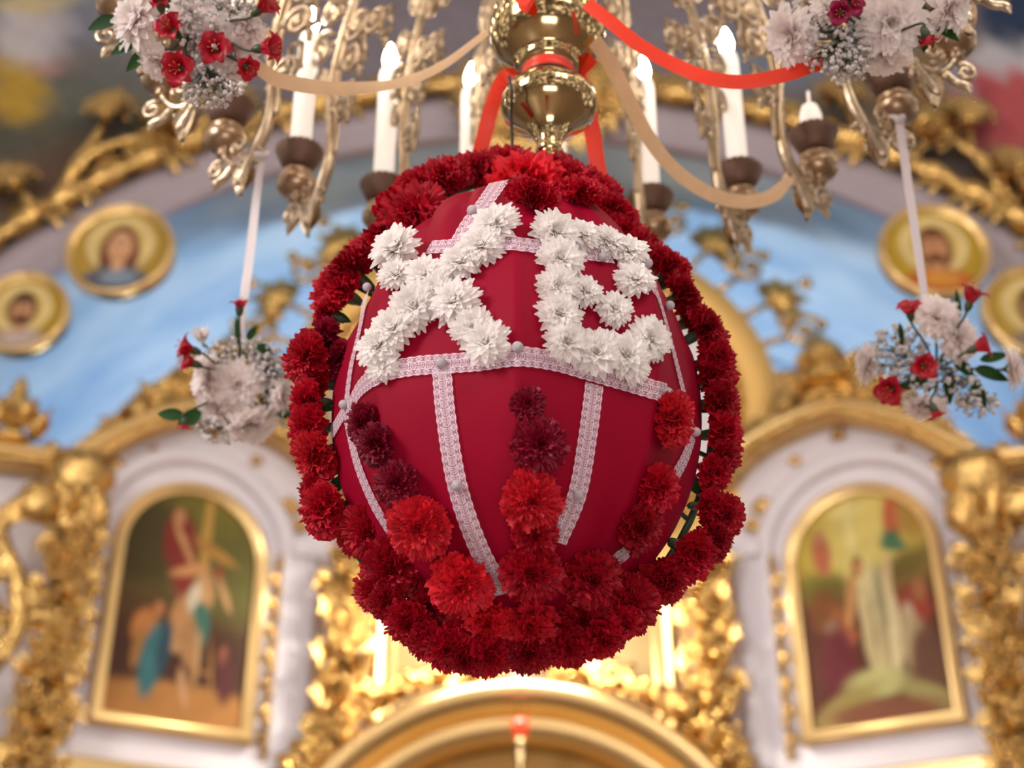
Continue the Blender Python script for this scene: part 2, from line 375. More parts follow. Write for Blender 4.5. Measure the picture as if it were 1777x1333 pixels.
def spray(px, py, tips, label):
    base = at_y(px, py, 7.9); e = empty('gilded_branch', Matrix.Translation(base), label, 'ornament', 'gilded branches above the arch')
    m1, m2 = MB(), MB()
    for tp in tips:
        q = [at_y(x, y, 7.84 if i else 7.9) - base for i, (x, y) in enumerate(tp)]
        P = crom(q, 6); m1.tube(P, [.06 - .03*i/len(P) for i in range(len(P))], 7)
        acanthus(m2, P[-1] + Vector((0, -.03, 0)), P[-1]-P[-4], (0, -1, .3), .34, 7, 1.7, .5)
        for k in range(5, len(P)-4, 5): acanthus(m2, P[k], (P[k]-P[k-2]) + Vector((rnd.uniform(-.2, .2), 0, rnd.uniform(-.2, .2)))*.3, (0, -1, .2), .13, 3, .9)
    m1.build('branch', GOLD, e); m2.build('leaves', GOLD, e); return e
spray(95, 370, [[(95, 370), (130, 290), (160, 250), (185, 205)], [(95, 370), (140, 285), (200, 250), (262, 238)], [(60, 385), (50, 350), (30, 325)]], 'gilded branch with a big leafy blossom above the two round saints')
spray(320, 250, [[(320, 250), (350, 215), (385, 190)], [(290, 275), (260, 240), (275, 215)]], 'small gilded branch above the rope garland behind the top bouquet')
spray(1730, 370, [[(1760, 380), (1730, 300), (1670, 255), (1640, 240)], [(1730, 370), (1725, 310), (1690, 270), (1680, 215)]], 'gilded branch with blossom below the red painted robe')
spray(1500, 235, [[(1540, 255), (1500, 235), (1465, 180)], [(1540, 250), (1560, 220), (1600, 215)]], 'small gilded branch between garland and brown mural')
spray(1777, 350, [[(1800, 380), (1790, 330), (1765, 300)], [(1800, 400), (1760, 360), (1777, 330)]], 'gilded leaf tip at the edge beyond the second red saint')
# gilded cartouche at the crown of the arch
kc = at_y(935, 170, 7.78); e = empty('gilded_cartouche', Matrix.Translation(kc), 'gilded carved cartouche at the crown of the arch behind the brass shaft', 'ornament')
mb = MB(); mb.ball((0, 0, 0), .42, 20, 12, (1.1, .22, .85)); mb.build('shield', GOLD, e)
mb = MB()
for i in range(26):
    a = 2*PI*i/26; acanthus(mb, (.42*math.cos(a), -.04, .32*math.sin(a)), (math.cos(a), 0, math.sin(a)), (0, -1, 0), rnd.uniform(.2, .34), 4, .8)
for i in range(40): mb.ball((rnd.uniform(-.5, .5), -.08, rnd.uniform(-.35, .35)), rnd.uniform(.02, .05))
mb.build('scroll_border', GOLD, e)

# ---- round saint icons on the arch
def medallion(px, py, rpx, robe, hair, hairlen, beard, label, face='c99a72', halo='d9c590', bgc='a8893c', Y=7.66, collar=None):
    c = at_y(px, py, Y); R = rpx/F*Y/ (ray(px, py).y)
    e = empty('round_icon', Matrix.Translation(c), label, 'icon', 'round saint icons on the arch')
    blobs = [B(0, .12, .62, .62, halo, 0, .10), B(0, .12, .50, .50, 'c9ac68', 0, .3), B(0, .14-hairlen*.24, .31+hairlen*.06, .38+hairlen*.26, hair, 0, .12)]
    blobs += [B(0, -.95, .80, .58, robe, 0, .08), B(0, -.30, .12, .22, face, 0, .15)]
    if collar: blobs.append(B(.05, -.60, .32, .16, collar, 0, .2))
    blobs += [B(0, .08, .215, .31, face, 0, .10), B(0, .02, .21, .26, 'b98a62', 0, .6), B(0, .10, .17, .24, face, 0, .4)]
    blobs += [B(s*.085, .13, .045, .022, '5a3d2c', 0, .4) for s in (-1, 1)] + [B(s*.085, .19, .06, .014, '5a3d2c', 0, .5) for s in (-1, 1)]
    blobs += [B(0, .05, .022, .07, 'a87552', 0, .5), B(0, -.075, .07, .018, '9c4a3c', 0, .4)]
    if beard: blobs += [B(0, -.15, .16, .12, hair, 0, .25), B(0, -.065, .07, .016, '9c4a3c', 0, .4)]
    if hairlen < .5: blobs += [B(0, .38, .23, .10, hair, 0, .15)]
    mb = MB(); n = 44
    for i in range(n+1):
        for k in range(72):
            r = .86*i/n; a = 2*PI*k/72; u, v = r*math.cos(a), r*math.sin(a); mb.v.append((u*R, -.03, v*R)); mb.c[len(mb.v)-1] = blobpaint(lin(bgc), blobs, u, v)
    mb.f = [(i*72+k, i*72+(k+1) % 72, (i+1)*72+(k+1) % 72, (i+1)*72+k) for i in range(n) for k in range(72)]; mb.mi = [0]*len(mb.f)
    mb.build('painting', PAINT, e)
    mb = MB(); path = [(R*.93*math.cos(2*PI*i/72), R*.93*math.sin(2*PI*i/72)) for i in range(72)]
    mb.sweep(path, [(R*.09, .04), (R*.09, -.03), (R*.05, -.02), (R*.03, -.055), (-R*.05, -.065), (-R*.08, -.03), (-R*.08, .04)][::-1], True); mb.build('frame', GOLDS, e)
    mb = MB(); mb.lathe([(R*.97, -.05), (R*.97, .02), (0.01, .02)], 48, Matrix.Rotation(PI/2, 4, 'X')); mb.build('backing', DARKG, e)
    mb = MB(); mb.tube([(0, .0, 0), (0, .30, .06)], .03); mb.build('bracket', DARKG, e)
    return e
medallion(210, 438, 94, '5a5f6c', '6d4030', 1.0, False, 'round gold-framed icon of a long-haired saint in blue-grey collar', 'd2a27c', collar='7f8ea0', bgc='a5863a')
medallion(40, 548, 82, 'a89488', '3f2a20', .2, True, 'round gold-framed icon of a short dark-haired saint in pale pink robe', 'b98a66', collar='b7a49c', bgc='a5862f')
medallion(1620, 440, 96, 'b0602c', '6b4028', .4, True, 'round gold-framed icon of a bearded saint in orange robe', 'bf8a62', collar='c98a3c', bgc='ab8c2c')
medallion(1795, 545, 92, '8c7a6a', '4a3226', .3, True, 'round gold-framed icon partly cut off behind the white ribbon bouquet', 'b98a66', bgc='ab8c3c')

# ================================================================== ICONOSTASIS
AL = math.radians(30)
def grape_column(z0, z1, R, label, group=None, leafy_cap=False):
    e = empty('carved_colonnette', None, label, 'column', group)
    mb = MB(); mb.lathe([(R*.6, -1.6), (R*.6, z0), (R*.55, z0+.05), (R*.5, z1-.1), (R*.7, z1)], 18); mb.build('shaft', DARKG, e)
    mb = MB(); pts = []; n = 160
    for i in range(n+1):
        t = i/n; z = z0+(z1-z0)*t; a = t*(z1-z0)*5.2; pts.append((R*.78*math.cos(a), R*.78*math.sin(a), z))
    mb.tube(pts, [.022+.006*math.sin(i) for i in range(n+1)], 6); mb.build('vine', GOLD, e)
    r = random.Random(3); k = 0; z = z0+.12
    lm = MB()
    while z < z1-.05:
        for side in (-1, 0, 1):
            a = -PI/2 + side*1.0 + r.uniform(-.25, .25) + (PI if r.random() < .12 else 0)
            c = Vector((R*.8*math.cos(a), R*.8*math.sin(a), z + side*.05))
            if (k + side) % 2 == 0:
                gm = MB()
                for q in range(22):
                    t = (q/21); rr = .055*(1-t)**.6*1.15+.006; b = q*2.4
                    gm.ball((c.x+rr*math.cos(b), c.y-.03+rr*math.sin(b)*.8, c.z+.07-.16*t), .025, 7, 5)
                gm.build('grape_cluster', GOLD, e)
            else:
                d = Vector((math.cos(a), math.sin(a), r.uniform(-.6, .9))); acanthus(lm, c, d, (math.cos(a)*.4, -1, .1), .15, 5, 1.3, .5)
        z += .125; k += 1
    lm.build('vine_leaves', GOLD, e)
    if leafy_cap:
        mb = MB()
        mb.lathe([(R*.75, z1-.02), (R*1.0, z1+.02), (R*.85, z1+.08), (R*1.0, z1+.22), (R*1.5, z1+.34), (R*1.5, z1+.40), (R*1.3, z1+.42), (R*1.3, z1+.46)], 24)
        for i in range(14):
            a = 2*PI*i/14; d = Vector((math.cos(a), math.sin(a), 0))
            acanthus(mb, d*R*.85+Vector((0, 0, z1+.05)), d*.35+Vector((0, 0, 1)), d, .26, 3, .5, .6)
        mb.build('capital', GOLD, e)
    return e
def wobble(poly_len): pass
def iconpath(x0, x1, zb, zs, n=24):
    r = (x1-x0)/2; cx = (x0+x1)/2
    return [(x0, zb), (x0, zs)] + [(cx-r*math.cos(PI*i/n), zs+r*.98*math.sin(PI*i/n)) for i in range(1, n)] + [(x1, zs), (x1, zb)]
def inside_grid(mb, x0, x1, zb, zs, y, sx, base, blobs, nx=90, nz=150, curved=False):
    r = (x1-x0)/2; cx = (x0+x1)/2
    for j in range(nz+1):
        for i in range(nx+1):
            a = i/nx*2-1; x = cx+r*a; top = zs + r*.98*math.sqrt(max(0, 1-a*a)); z = zb+(top-zb)*j/nz
            mb.v.append((x*sx, y, z)); u = (i/nx if sx > 0 else 1-i/nx); v = (z-zb)/(zs+r-zb)
            c_ = blobpaint(base, blobs, u, v); g_ = sum(c_)/3; mb.c[len(mb.v)-1] = tuple(.95*(x*.88+g_*k_) for x, k_ in zip(c_, (.15, .11, .07)))
    mb.f += [(j*(nx+1)+i, j*(nx+1)+i+1, (j+1)*(nx+1)+i+1, (j+1)*(nx+1)+i) for j in range(nz) for i in range(nx)]; mb.mi = [0]*len(mb.f)
icon_left = (lin('6a4a2c'), [B(.5, .88, .75, .3, '7d7430', 0, .5), B(.75, .62, .4, .22, '6e6a38', 0, .5), B(.15, .75, .3, .25, '4e4426', 0, .5),
    B(.5, .25, .7, .22, '4a2c24', 0, .5), B(.5, .03, .8, .13, 'b0783e', 0, .2),
    B(.60, .80, .035, .24, 'c99a48', 0, .15), B(.64, .76, .22, .028, 'b98840', -14, .2),
    B(.40, .77, .12, .14, '8a2f2a', 10, .3), B(.46, .66, .09, .14, '8c3330', 0, .3), B(.38, .88, .045, .04, 'c98d60', 0, .3),
    B(.50, .65, .15, .025, 'd0925e', 12, .3), B(.44, .76, .14, .022, 'cf9a66', -45, .3), B(.72, .66, .04, .035, '9a4a36', 0, .3), B(.63, .57, .07, .09, 'cc9a66', 10, .3),
    B(.78, .57, .1, .022, 'd0a070', -50, .3), B(.54, .5, .05, .11, 'd8ceb8', -25, .3), B(.62, .42, .075, .10, '3d7468', 0, .25),
    B(.45, .42, .06, .12, 'b98452', -20, .3), B(.42, .33, .10, .04, 'b58a5e', -15, .3), B(.55, .35, .06, .12, 'a87a50', 10, .3), B(.31, .46, .04, .035, 'b5744c', 0, .3),
    B(.22, .38, .10, .07, 'b8743c', 20, .3), B(.19, .28, .04, .09, '9a6a38', -10, .3), B(.30, .24, .08, .16, '34707a', -12, .25), B(.38, .3, .05, .12, '2c4a5a', -5, .3),
    B(.62, .28, .03, .12, 'b59066', 0, .3), B(.74, .22, .012, .15, 'a0703c', 10, .3), B(.60, .22, .012, .15, 'a0703c', 3, .3), B(.67, .22, .08, .008, 'a0703c', 0, .3), B(.67, .15, .08, .008, 'a0703c', 0, .3),
    B(.55, .14, .03, .09, 'c09068', 25, .3), B(.82, .3, .03, .05, '9a5a44', 0, .3), B(.85, .2, .06, .1, '5a2a30', 0, .4)])
icon_right = (lin('6a4028'), [B(.5, .88, .65, .34, 'c8b048', 0, .35), B(.5, .8, .26, .26, 'e0cc70', 0, .5), B(.43, .86, .03, .2, 'ecdc92', 0, .5), B(.43, .93, .12, .02, 'ecdc92', 0, .5),
    B(.18, .60, .2, .07, '7d7a30', 0, .5), B(.82, .64, .2, .06, '7a6a2c', 10, .5), B(.2, .76, .07, .10, 'c06a4c', 10, .3), B(.2, .84, .035, .03, 'c08a60', 0, .3),
    B(.76, .86, .07, .11, 'c0603c', -10, .3), B(.735, .77, .07, .035, '4a7a58', -8, .35), B(.74, .735, .10, .025, '4a7a58', -8, .35), B(.90, .86, .10, .10, 'b08a3c', -10, .4),
    B(.5, .25, .8, .34, '5c3024', 0, .4), B(.17, .50, .1, .10, '7a4a28', 0, .4), B(.28, .42, .08, .10, '9a5a30', 0, .4), B(.82, .44, .13, .10, '9a3a2a', 0, .4), B(.88, .52, .05, .05, 'a86a44', 0, .3),
    B(.47, .66, .11, .08, 'ded078', 0, .4), B(.46, .67, .045, .05, '8a4e2c', 0, .25), B(.47, .665, .028, .035, 'c98e60', 0, .25),
    B(.56, .50, .13, .16, 'cfc090', 2, .2), B(.54, .34, .10, .18, 'c2b284', 6, .2), B(.66, .36, .06, .18, 'd6c89c', -3, .25), B(.60, .36, .02, .16, '9c8c62', 2, .4), B(.52, .40, .015, .14, '9c8c62', 4, .4), B(.60, .52, .03, .14, '8f8a6a', 5, .5), B(.67, .60, .03, .10, 'd5bb8a', -10, .3),
    B(.38, .53, .035, .14, 'c08a54', -18, .3), B(.28, .36, .12, .05, 'b0603c', 10, .3), B(.22, .42, .05, .035, 'a0836a', 0, .3), B(.24, .25, .13, .18, '6a2430', 0, .3),
    B(.78, .42, .045, .06, 'b8a48a', 0, .3), B(.80, .30, .1, .12, 'b5a07a', 15, .3), B(.88, .22, .12, .15, '6a4638', 0, .3),
    B(.5, .16, .22, .06, 'b9b878', 0, .4), B(.25, .08, .25, .06, '9a8a4c', 15, .4), B(.85, .08, .2, .05, 'a0955c', -15, .4), B(.52, .04, .4, .05, '84503a', 0, .4)])
def scroll(mb, cx, cz, r, y, dirn=1, a0=0, w=.02): mb.tube(spiral((cx, y, cz), r, r*.15, a0, 1.4*dirn, 16), [w]*10 + [w*.8]*7, 6); mb.ball((cx, y-.01, cz), r*.28)
def bay(sx, nm, base, blobs, lab_icon, side_txt):
    org = Vector((.09 + sx*-2.09, 8.245, 0)) if sx > 0 else Vector((.09+2.09, 8.245, 0))
    M = Matrix.Translation(org) @ Matrix.Rotation(AL*sx, 4, 'Z')
    def E(name, label, cat, group=None): return empty(name, M, label, cat, group)
    # white carved panel of the bay
    body = E('iconostasis_bay', 'white arched iconostasis bay ' + side_txt, 'iconostasis', 'iconostasis bays')
    cor = [tuple(p)[:2] for p in crom([Vector(q).to_3d() for q in [(-1.62, 3.66), (-1.25, 3.66), (-.78, 3.75), (-.39, 4.085), (.05, 4.30), (.55, 4.21), (.86, 3.98), (1.16, 3.9)]], 7)]
    mb = MB(); mb.prism([(-1.62, -1.6)] + cor + [(1.16, -1.6)], 0, .12, sx); mb.build('panel', WHITEP, body, False)
    mb = MB(); mb.sweep(iconpath(-.60, .62, 2.0, 3.45), [(.07, 0), (.07, -.06), (.03, -.08), (.0, -.05), (-.02, -.05), (-.04, 0)][::-1] if sx > 0 else [(.07, 0), (.07, -.06), (.03, -.08), (.0, -.05), (-.02, -.05), (-.04, 0)], sx=sx); mb.build('arch_moulding', WHITEP, body)
    mb = MB(); mb.box((min(.67*sx, .80*sx), -.10, -1.6), (max(.67*sx, .80*sx), .0, 3.50)); mb.box((min(.63*sx, .83*sx), -.14, 3.50), (max(.63*sx, .83*sx), 0, 3.60)); mb.build('pilaster', WHITEP, body, False)
    mb = MB(); mb.box((min(-.62*sx, .66*sx), -.05, 2.08), (max(-.62*sx, .66*sx), 0, 2.18)); mb.build('sill', WHITEP, body, False)
    mb = MB(); mb.box((min(-.62*sx, .66*sx), -.09, 1.95), (max(-.62*sx, .66*sx), 0, 2.06)); mb.build('gilded_sill', GOLDS, body, False)
    # narrow gilded drops beside the icon and on the arch
    for x0, za, zb in ((.575, 2.2, 3.4), (-.575, 2.6, 3.3), (1.12, 2.3, 3.25)):
        mb = MB(); z = za; k = 0
        while z < zb:
            acanthus(mb, (x0*sx, -.03, z), (0, 0, -1), (0, -1, 0), .12, 3, .6, .5); mb.ball((x0*sx, -.04, z+.05), .03); 
            if k % 2: scroll(mb, (x0+.02)*sx, z+.1, .035, -.03, 1, 0, .01)
            z += .17; k += 1
        mb.build('gilded_drop', GOLD, body)
    for px, pz, s_ in ((.62, 3.83, .09), (.70, 3.72, .07), (-.55, 3.85, .08), (-.68, 3.75, .1), (-.32, 4.02, .05), (.05, 4.22, .06), (.36, 4.12, .05)):
        mb = MB(); acanthus(mb, (px*sx, -.03, pz), (-px*.5*sx, 0, .6), (0, -1, 0), s_*1.5, 4, 1.2, .6); mb.build('spandrel_ornament', GOLD, body)
    # framed icon
    ic = E('framed_icon', lab_icon, 'icon')
    mb = MB(); inside_grid(mb, -.425, .415, 2.345, 3.38, -.035, sx, base, blobs); mb.build('painting', PAINT, ic)
    P = iconpath(-.425, .415, 2.345, 3.38); P = P + [P[0]]
    pr = [(-.005, 0), (-.005, -.05), (.012, -.065), (.03, -.055), (.04, -.085), (.065, -.09), (.075, -.06), (.075, 0)]
    loop = iconpath(-.425, .415, 2.345, 3.38)
    mb = MB(); mb.sweep(loop, pr, True, sx); mb.build('frame', GOLDS, ic)
    # cornice
    co = E('gilded_pediment', 'gilded scalloped cornice with bead row and finial ' + side_txt, 'cornice', 'gilded cornices over the bays')
    mb = MB(); mb.sweep(cor, [(-.0, 0), (-.0, -.14), (.03, -.17), (.06, -.14), (.08, -.2), (.13, -.2), (.14, 0)], sx=sx); mb.build('moulding', GOLDS, co)
    mb = MB(); 
    for i in range(0, len(cor)-1):
        for t in (0, .5):
            x = cor[i][0]*(1-t)+cor[i+1][0]*t; z = cor[i][1]*(1-t)+cor[i+1][1]*t; mb.ball((x*sx, -.185, z+.045), .034, 8, 6)
    mb.build('bead_row', GOLD, co)
    up = [(-1.62, 3.84), (-1.23, 3.84), (-.86, 3.88), (-.65, 4.14), (-.50, 4.36), (-.43, 4.42), (-.36, 4.52), (-.24, 4.66), (-.19, 4.68), (-.12, 4.62), (.07, 4.66), (.22, 4.68), (.30, 4.60), (.45, 4.56), (.52, 4.42), (.66, 4.36), (.76, 4.16), (.86, 4.08), (1.1, 4.0), (1.1, 3.95)]
    mb = MB(); mb.prism(up + cor[::-1][4:], -.1, -.04, sx); mb.build('crest_board', GOLD, co, False)
    mb = MB(); r = random.Random(8)
    for x, z, rr, d in ((-.62, 4.02, .07, 1), (-.4, 4.28, .09, 1), (-.18, 4.50, .09, 1), (.07, 4.52, .08, 1), (.33, 4.44, .09, -1), (.56, 4.30, .08, -1), (.76, 4.12, .06, -1), (-.95, 3.80, .05, 1), (-1.3, 3.78, .05, 1)):
        scroll(mb, x*sx, z, rr, -.13, d*sx, PI*.5, .022)
        acanthus(mb, (x*sx, -.13, z+rr*.6), (x*sx*.6, 0, .8), (0, -1, .2), rr*2.0, 4, 1.1, .6)
    for x in [i*.14-.5 for i in range(9)]: acanthus(mb, (x*sx, -.14, 4.36-.55*(x-.05)**2+.0), (0, 0, 1), (0, -1, .2), .15, 4, 1, .6)
    mb.build('scrollwork', GOLD, co)
    mb = MB(); F0 = Matrix.Translation((.07*sx, -.12, 4.58)); mb.lathe([(.16, 0), (.18, .04), (.10, .07), (.09, .10), (.17, .16), (.15, .24), (.09, .31), (.03, .38), (.012, .42)], 18, F0)
    for i in range(9): mb.ball((.07*sx+.15*math.cos(i*.7), -.12+.15*math.sin(i*.7), 4.68), .03)
    for i in (-1, 1):
        scroll(mb, (.07+i*.24)*sx, 4.68, .09, -.12, i*sx, 0, .03)
    for i in (-2, -1, 0, 1, 2): mb.ball(((.07+i*.055)*sx, -.28, 4.74-abs(i)*.012), .026)
    mb.build('finial', GOLD, co)
    # columns
    return M
ML = bay(1, 'a', *icon_left, 'gold-framed arched icon with figures lowering a body from a wooden cross', 'behind the bouquet of red buds')
MR = bay(-1, 'b', *icon_right, 'gold-framed arched icon with a white-robed figure under yellow sky', 'under the bouquet at the lace ribbon')
colp = grape_column(2.0, 3.55, .155, 'gilded column of carved grapes beside the icon with the cross')
colq = None
for i, (M, sx) in enumerate(((ML, 1), (MR, -1))):
    c = colp if i == 0 else copy_tree(colp)
    c.matrix_basis = M @ Matrix.Translation((.955*sx, -.20, 0))
    c['label'] = ('gilded grapevine column between the cross icon and the centre', 'gilded grapevine column between the white-robed figure icon and the centre')[i]
    c['group'] = 'inner grapevine columns'
colo = grape_column(1.6, 3.28, .14, 'x', None, True)
for i, (M, sx) in enumerate(((ML, 1), (MR, -1))):
    c = colo if i == 0 else copy_tree(colo)
    c.matrix_basis = M @ Matrix.Translation((-.80*sx, -.26, 0))
    c['label'] = ('gilded leaf-capped column on the outer side of the cross icon', 'gilded leaf-capped column on the outer side of the white-robed figure icon')[i]
    c['group'] = 'outer gilded columns with capitals'
# swirling openwork columns at the very edges
for i, (M, sx) in enumerate(((ML, 1), (MR, -1))):
    e = empty('scroll_bracket', M @ Matrix.Translation((-1.16*sx, -.35, 0)), ('tall gilded swirling scroll at the edge outside the cross icon', 'tall gilded swirling scroll at the edge outside the white-robed figure icon')[i], 'ornament', 'gilded swirling scrolls')
    mb = MB(); P = crom([(0.02*sx, 0, -1.6), (0.02*sx, 0, 1.8), (-.05*sx, 0, 2.2), (.13*sx, 0, 2.6), (.10*sx, 0, 2.9), (-.05*sx, 0, 3.15), (0*sx, 0, 3.3), (.10*sx, 0, 3.42)], 8); mb.tube(P, [.06]*len(P), 10)
    P = crom([(.1*sx, 0, 2.65), (-.05*sx, .02, 2.8), (-.12*sx, 0, 3.0), (-.2*sx, 0, 3.1)], 6); mb.tube(P, .04, 8)
    scroll(mb, .14*sx, 3.36, .08, 0, sx, 0, .03); mb.build('scroll', GOLD, e)
    mb = MB()
    for k in range(14): acanthus(mb, (rnd.uniform(-.12, .16), -.05, 1.9+k*.11), (rnd.uniform(-1, 1), 0, rnd.uniform(0, 1)), (0, -1, 0), .15, 4, 1, .6)
    mb.ball((.13*sx, -.03, 3.38), .12, 12, 8, (1, .7, 1.1)); mb.build('foliage', GOLD, e)
    # finial standing on the outer cornice
    e = empty('cornice_finial', M @ Matrix.Translation((-1.2*sx, -.1, 3.83)), ('gilded leafy finial on the cornice below the dark-haired saint', 'gilded leafy finial on the cornice at the frame edge below the half-cut icon')[i], 'finial', 'leafy finials on the outer cornice')
    mb = MB(); mb.lathe([(.09, 0), (.12, .04), (.05, .08), (.06, .12), (.15, .20), (.13, .26), (.05, .30), (.06, .34), (.03, .44), (.01, .46)], 14)
    for k in range(10): a = k*.628; acanthus(mb, (.1*math.cos(a), .1*math.sin(a), .1), (math.cos(a), math.sin(a), .6), (math.cos(a), math.sin(a), -.3), .18, 3, .8, .6)
    mb.build('leaves', GOLD, e)

# ---- centre bay
YC = 8.85
mb = MB(); mb.box((-1.12, YC, -1.6), (1.30, YC+.1, 4.2)); cb = empty('centre_panel', None, 'white painted centre panel of the iconostasis behind the egg', 'iconostasis')
mb.build('board', WHITEP, cb, False)
mb = MB()
for x in (-1.0, 1.18): mb.box((x-.05, YC-.06, -1.6), (x+.05, YC, 3.6))
mb.build('pilaster', WHITEP, cb, False)
ci = empty('rectangular_icon', Matrix.Translation((.08, YC-.02, 3.0)), 'large brownish rectangular icon in broad gold frame behind the egg bottom', 'icon')
mb = MB(); nx = 40
cb_ = [B(.2, .45, .25, .3, '8a7a50', 0, .5), B(.8, .5, .25, .35, '8f7a55', 0, .5), B(.9, .2, .2, .2, '6a5a44', 0, .5), B(.1, .1, .2, .2, '7a6a58', 0, .5)]
for j in range(nx+1):
    for i in range(nx+1): mb.v.append((-.84+1.68*i/nx, -.02, -.75+1.4*j/nx)); mb.c[len(mb.v)-1] = blobpaint(lin('7c6c54'), cb_, i/nx, j/nx)
mb.f = [(j*(nx+1)+i, j*(nx+1)+i+1, (j+1)*(nx+1)+i+1, (j+1)*(nx+1)+i) for j in range(nx) for i in range(nx)]; mb.mi = [0]*len(mb.f); mb.build('painting', PAINT, ci)
mb = MB(); mb.sweep([(-.84, -.75), (-.84, .65), (.84, .65), (.84, -.75)], [(-.01, .02), (-.01, -.05), (.03, -.08), (.05, -.06), (.07, -.06), (.08, -.1), (.13, -.1), (.14, -.05), (.14, .02)], True); mb.build('frame', GOLDS, ci)
# big oval ring behind the egg
RC = (.12, 4.73)
rg = empty('oval_glory_frame', Matrix.Translation((RC[0], 8.72, RC[1])), 'huge oval gold frame with bead ring, seen around the flower wreath', 'frame')
def ell(a, b, n=96): return [(a*math.cos(2*PI*i/n), b*math.sin(2*PI*i/n)) for i in range(n)]
mb = MB(); mb.sweep(ell(1.62, 1.38), [(.14, .05), (.14, -.06), (.10, -.09), (-.10, -.09), (-.13, -.05), (-.14, .05)], True); mb.build('ring', GOLDM, rg)
mb = MB(); mb.sweep(ell(1.44, 1.20), [(.05, .05), (.05, -.05), (-.05, -.05), (-.05, .05)], True); mb.build('inner_ring', GOLDS, rg)
mb = MB(); mb.ball((0, 0, 0), .035); bead_me = mb.mesh('bead', GOLD)
for (x, z) in ell(1.44, 1.20, 64): link('bead', bead_me, rg, (x, -.07, z))
mb = MB(); n = 64; mb.add([(0, .04, 0)] + [(x, .04, z) for x, z in ell(1.46, 1.22, n)], [(0, 1+i, 1+(i+1) % n) for i in range(n)]); mb.build('backing', WHITEP, rg, False)
# openwork cresting over the ring
for side, lab in ((-1, 'gilded openwork cresting round the oval frame, beside the hanging closed-bud bouquet'), (1, 'gilded openwork cresting round the oval frame, beside the domed finial')):
    e = empty('gilded_cresting', Matrix.Translation((RC[0], 8.66, RC[1])), lab, 'ornament', 'gilded cresting round the oval frame')
    mb = MB(); r = random.Random(4)
    for k in range(9):
        a = math.radians(8+80*k/8); f = 1.16; x, z = side*1.70*f*math.cos(a), 1.46*f*math.sin(a)
        d = Vector((side*math.cos(a), 0, math.sin(a)))
        if k % 2 == 0:
            acanthus(mb, (x, 0, z), d, (0, -1, 0), .34, 6, 1.3, .42); mb.ball((x+d.x*.3, -.05, z+d.z*.3), .05)
        else:
            scroll(mb, x+d.x*.08, z+d.z*.08, .15, -.02, side, a, .026); scroll(mb, x-d.z*.12*side, z+d.x*.12*side, .08, -.02, -side, a, .02)
            mb.ball((x+d.x*.22, -.04, z+d.z*.22), .045)
        mb.tube([(x-d.x*.25, 0, z-d.z*.25), (x, 0, z)], .025)
    mb.build('scrolls', GOLD, e)
# lit arch of the central doors
ar = empty('door_arch', Matrix.Translation((.04, 8.45, 1.07)), 'brightly lit smooth gold arch over the central doors below the egg', 'arch')
pa = [(1.48*math.cos(PI*i/64), 1.48*math.sin(PI*i/64)) for i in range(64, -1, -1)]
mb = MB(); mb.sweep([(-1.48, -2.67)] + pa + [(1.48, -2.67)], [(-.10, .1), (-.10, -.02), (-.02, -.12), (.04, -.16), (.10, -.10), (.10, .1)]); mb.build('outer_moulding', GOLDS, ar)
mb = MB(); mb.sweep([(-1.32, -2.67)] + [(x*.89, z*.89) for x, z in pa] + [(1.32, -2.67)], [(-.10, .15), (-.09, .02), (-.03, -.07), (.04, -.07), (.08, 0), (.08, .15)]); mb.build('inner_moulding', GOLDS, ar)
mb = MB(); mb.prism([(x*.83, z*.83) for x, z in pa], .22, .3); mb.build('tympanum', GOLDM, ar)
fo = empty('gilded_foliage', Matrix.Translation((.04, 8.52, 1.07)), 'gilded acanthus foliage spreading over the lit gold arch', 'ornament')
mb = MB(); r = random.Random(2)
for k in range(34):
    a = math.radians(30+120*k/33); R_ = 1.66+.0*k; p = Vector((R_*math.cos(a), -.05, R_*math.sin(a)))
    sgn = 1 if a < PI/2 else -1; t = Vector((math.sin(a)*sgn, 0, -math.cos(a)*sgn))
    acanthus(mb, p, t*.4+Vector((math.cos(a), 0, math.sin(a))), (0, -1, .2), r.uniform(.16, .25), 5, 1.1, .55)
    if k % 2: scroll(mb, p.x*1.04, p.z*1.04, .06, -.1, sgn, a, .018)
    for q in range(3): mb.ball((p.x*1.03+r.uniform(-.06, .06), -.13, p.z*1.03+r.uniform(-.06, .06)), r.uniform(.02, .04))
mb.build('acanthus', GOLD, fo)
sm = empty('small_round_icon', Matrix.Translation((.06, 8.62, 2.90)), 'small round icon in lacy gold ring just above the lit arch', 'icon')
mb = MB(); cbl = [B(-.3, 0, .3, .5, 'b06a70', 0, .5), B(.4, -.1, .4, .5, '7f8f94', 0, .5), B(.05, .1, .35, .6, 'c9c2d6', 0, .4)]
for i in range(13):
    for k in range(40): r_ = i/12; a = 2*PI*k/40; u, v = r_*math.cos(a), r_*math.sin(a); mb.v.append((u*.24, 0, v*.24)); mb.c[len(mb.v)-1] = blobpaint(lin('b0a8a8'), cbl, u, v)
mb.f = [(i*40+k, i*40+(k+1) % 40, (i+1)*40+(k+1) % 40, (i+1)*40+k) for i in range(12) for k in range(40)]; mb.mi = [0]*len(mb.f); mb.build('painting', PAINT, sm)
mb = MB(); mb.sweep(ell(.27, .27, 48), [(.045, .03), (.045, -.03), (0, -.05), (-.04, -.02), (-.04, .03)], True)
for (x, z) in ell(.29, .29, 40): mb.ball((x, -.05, z), .018)
mb.build('frame', GOLD, sm)
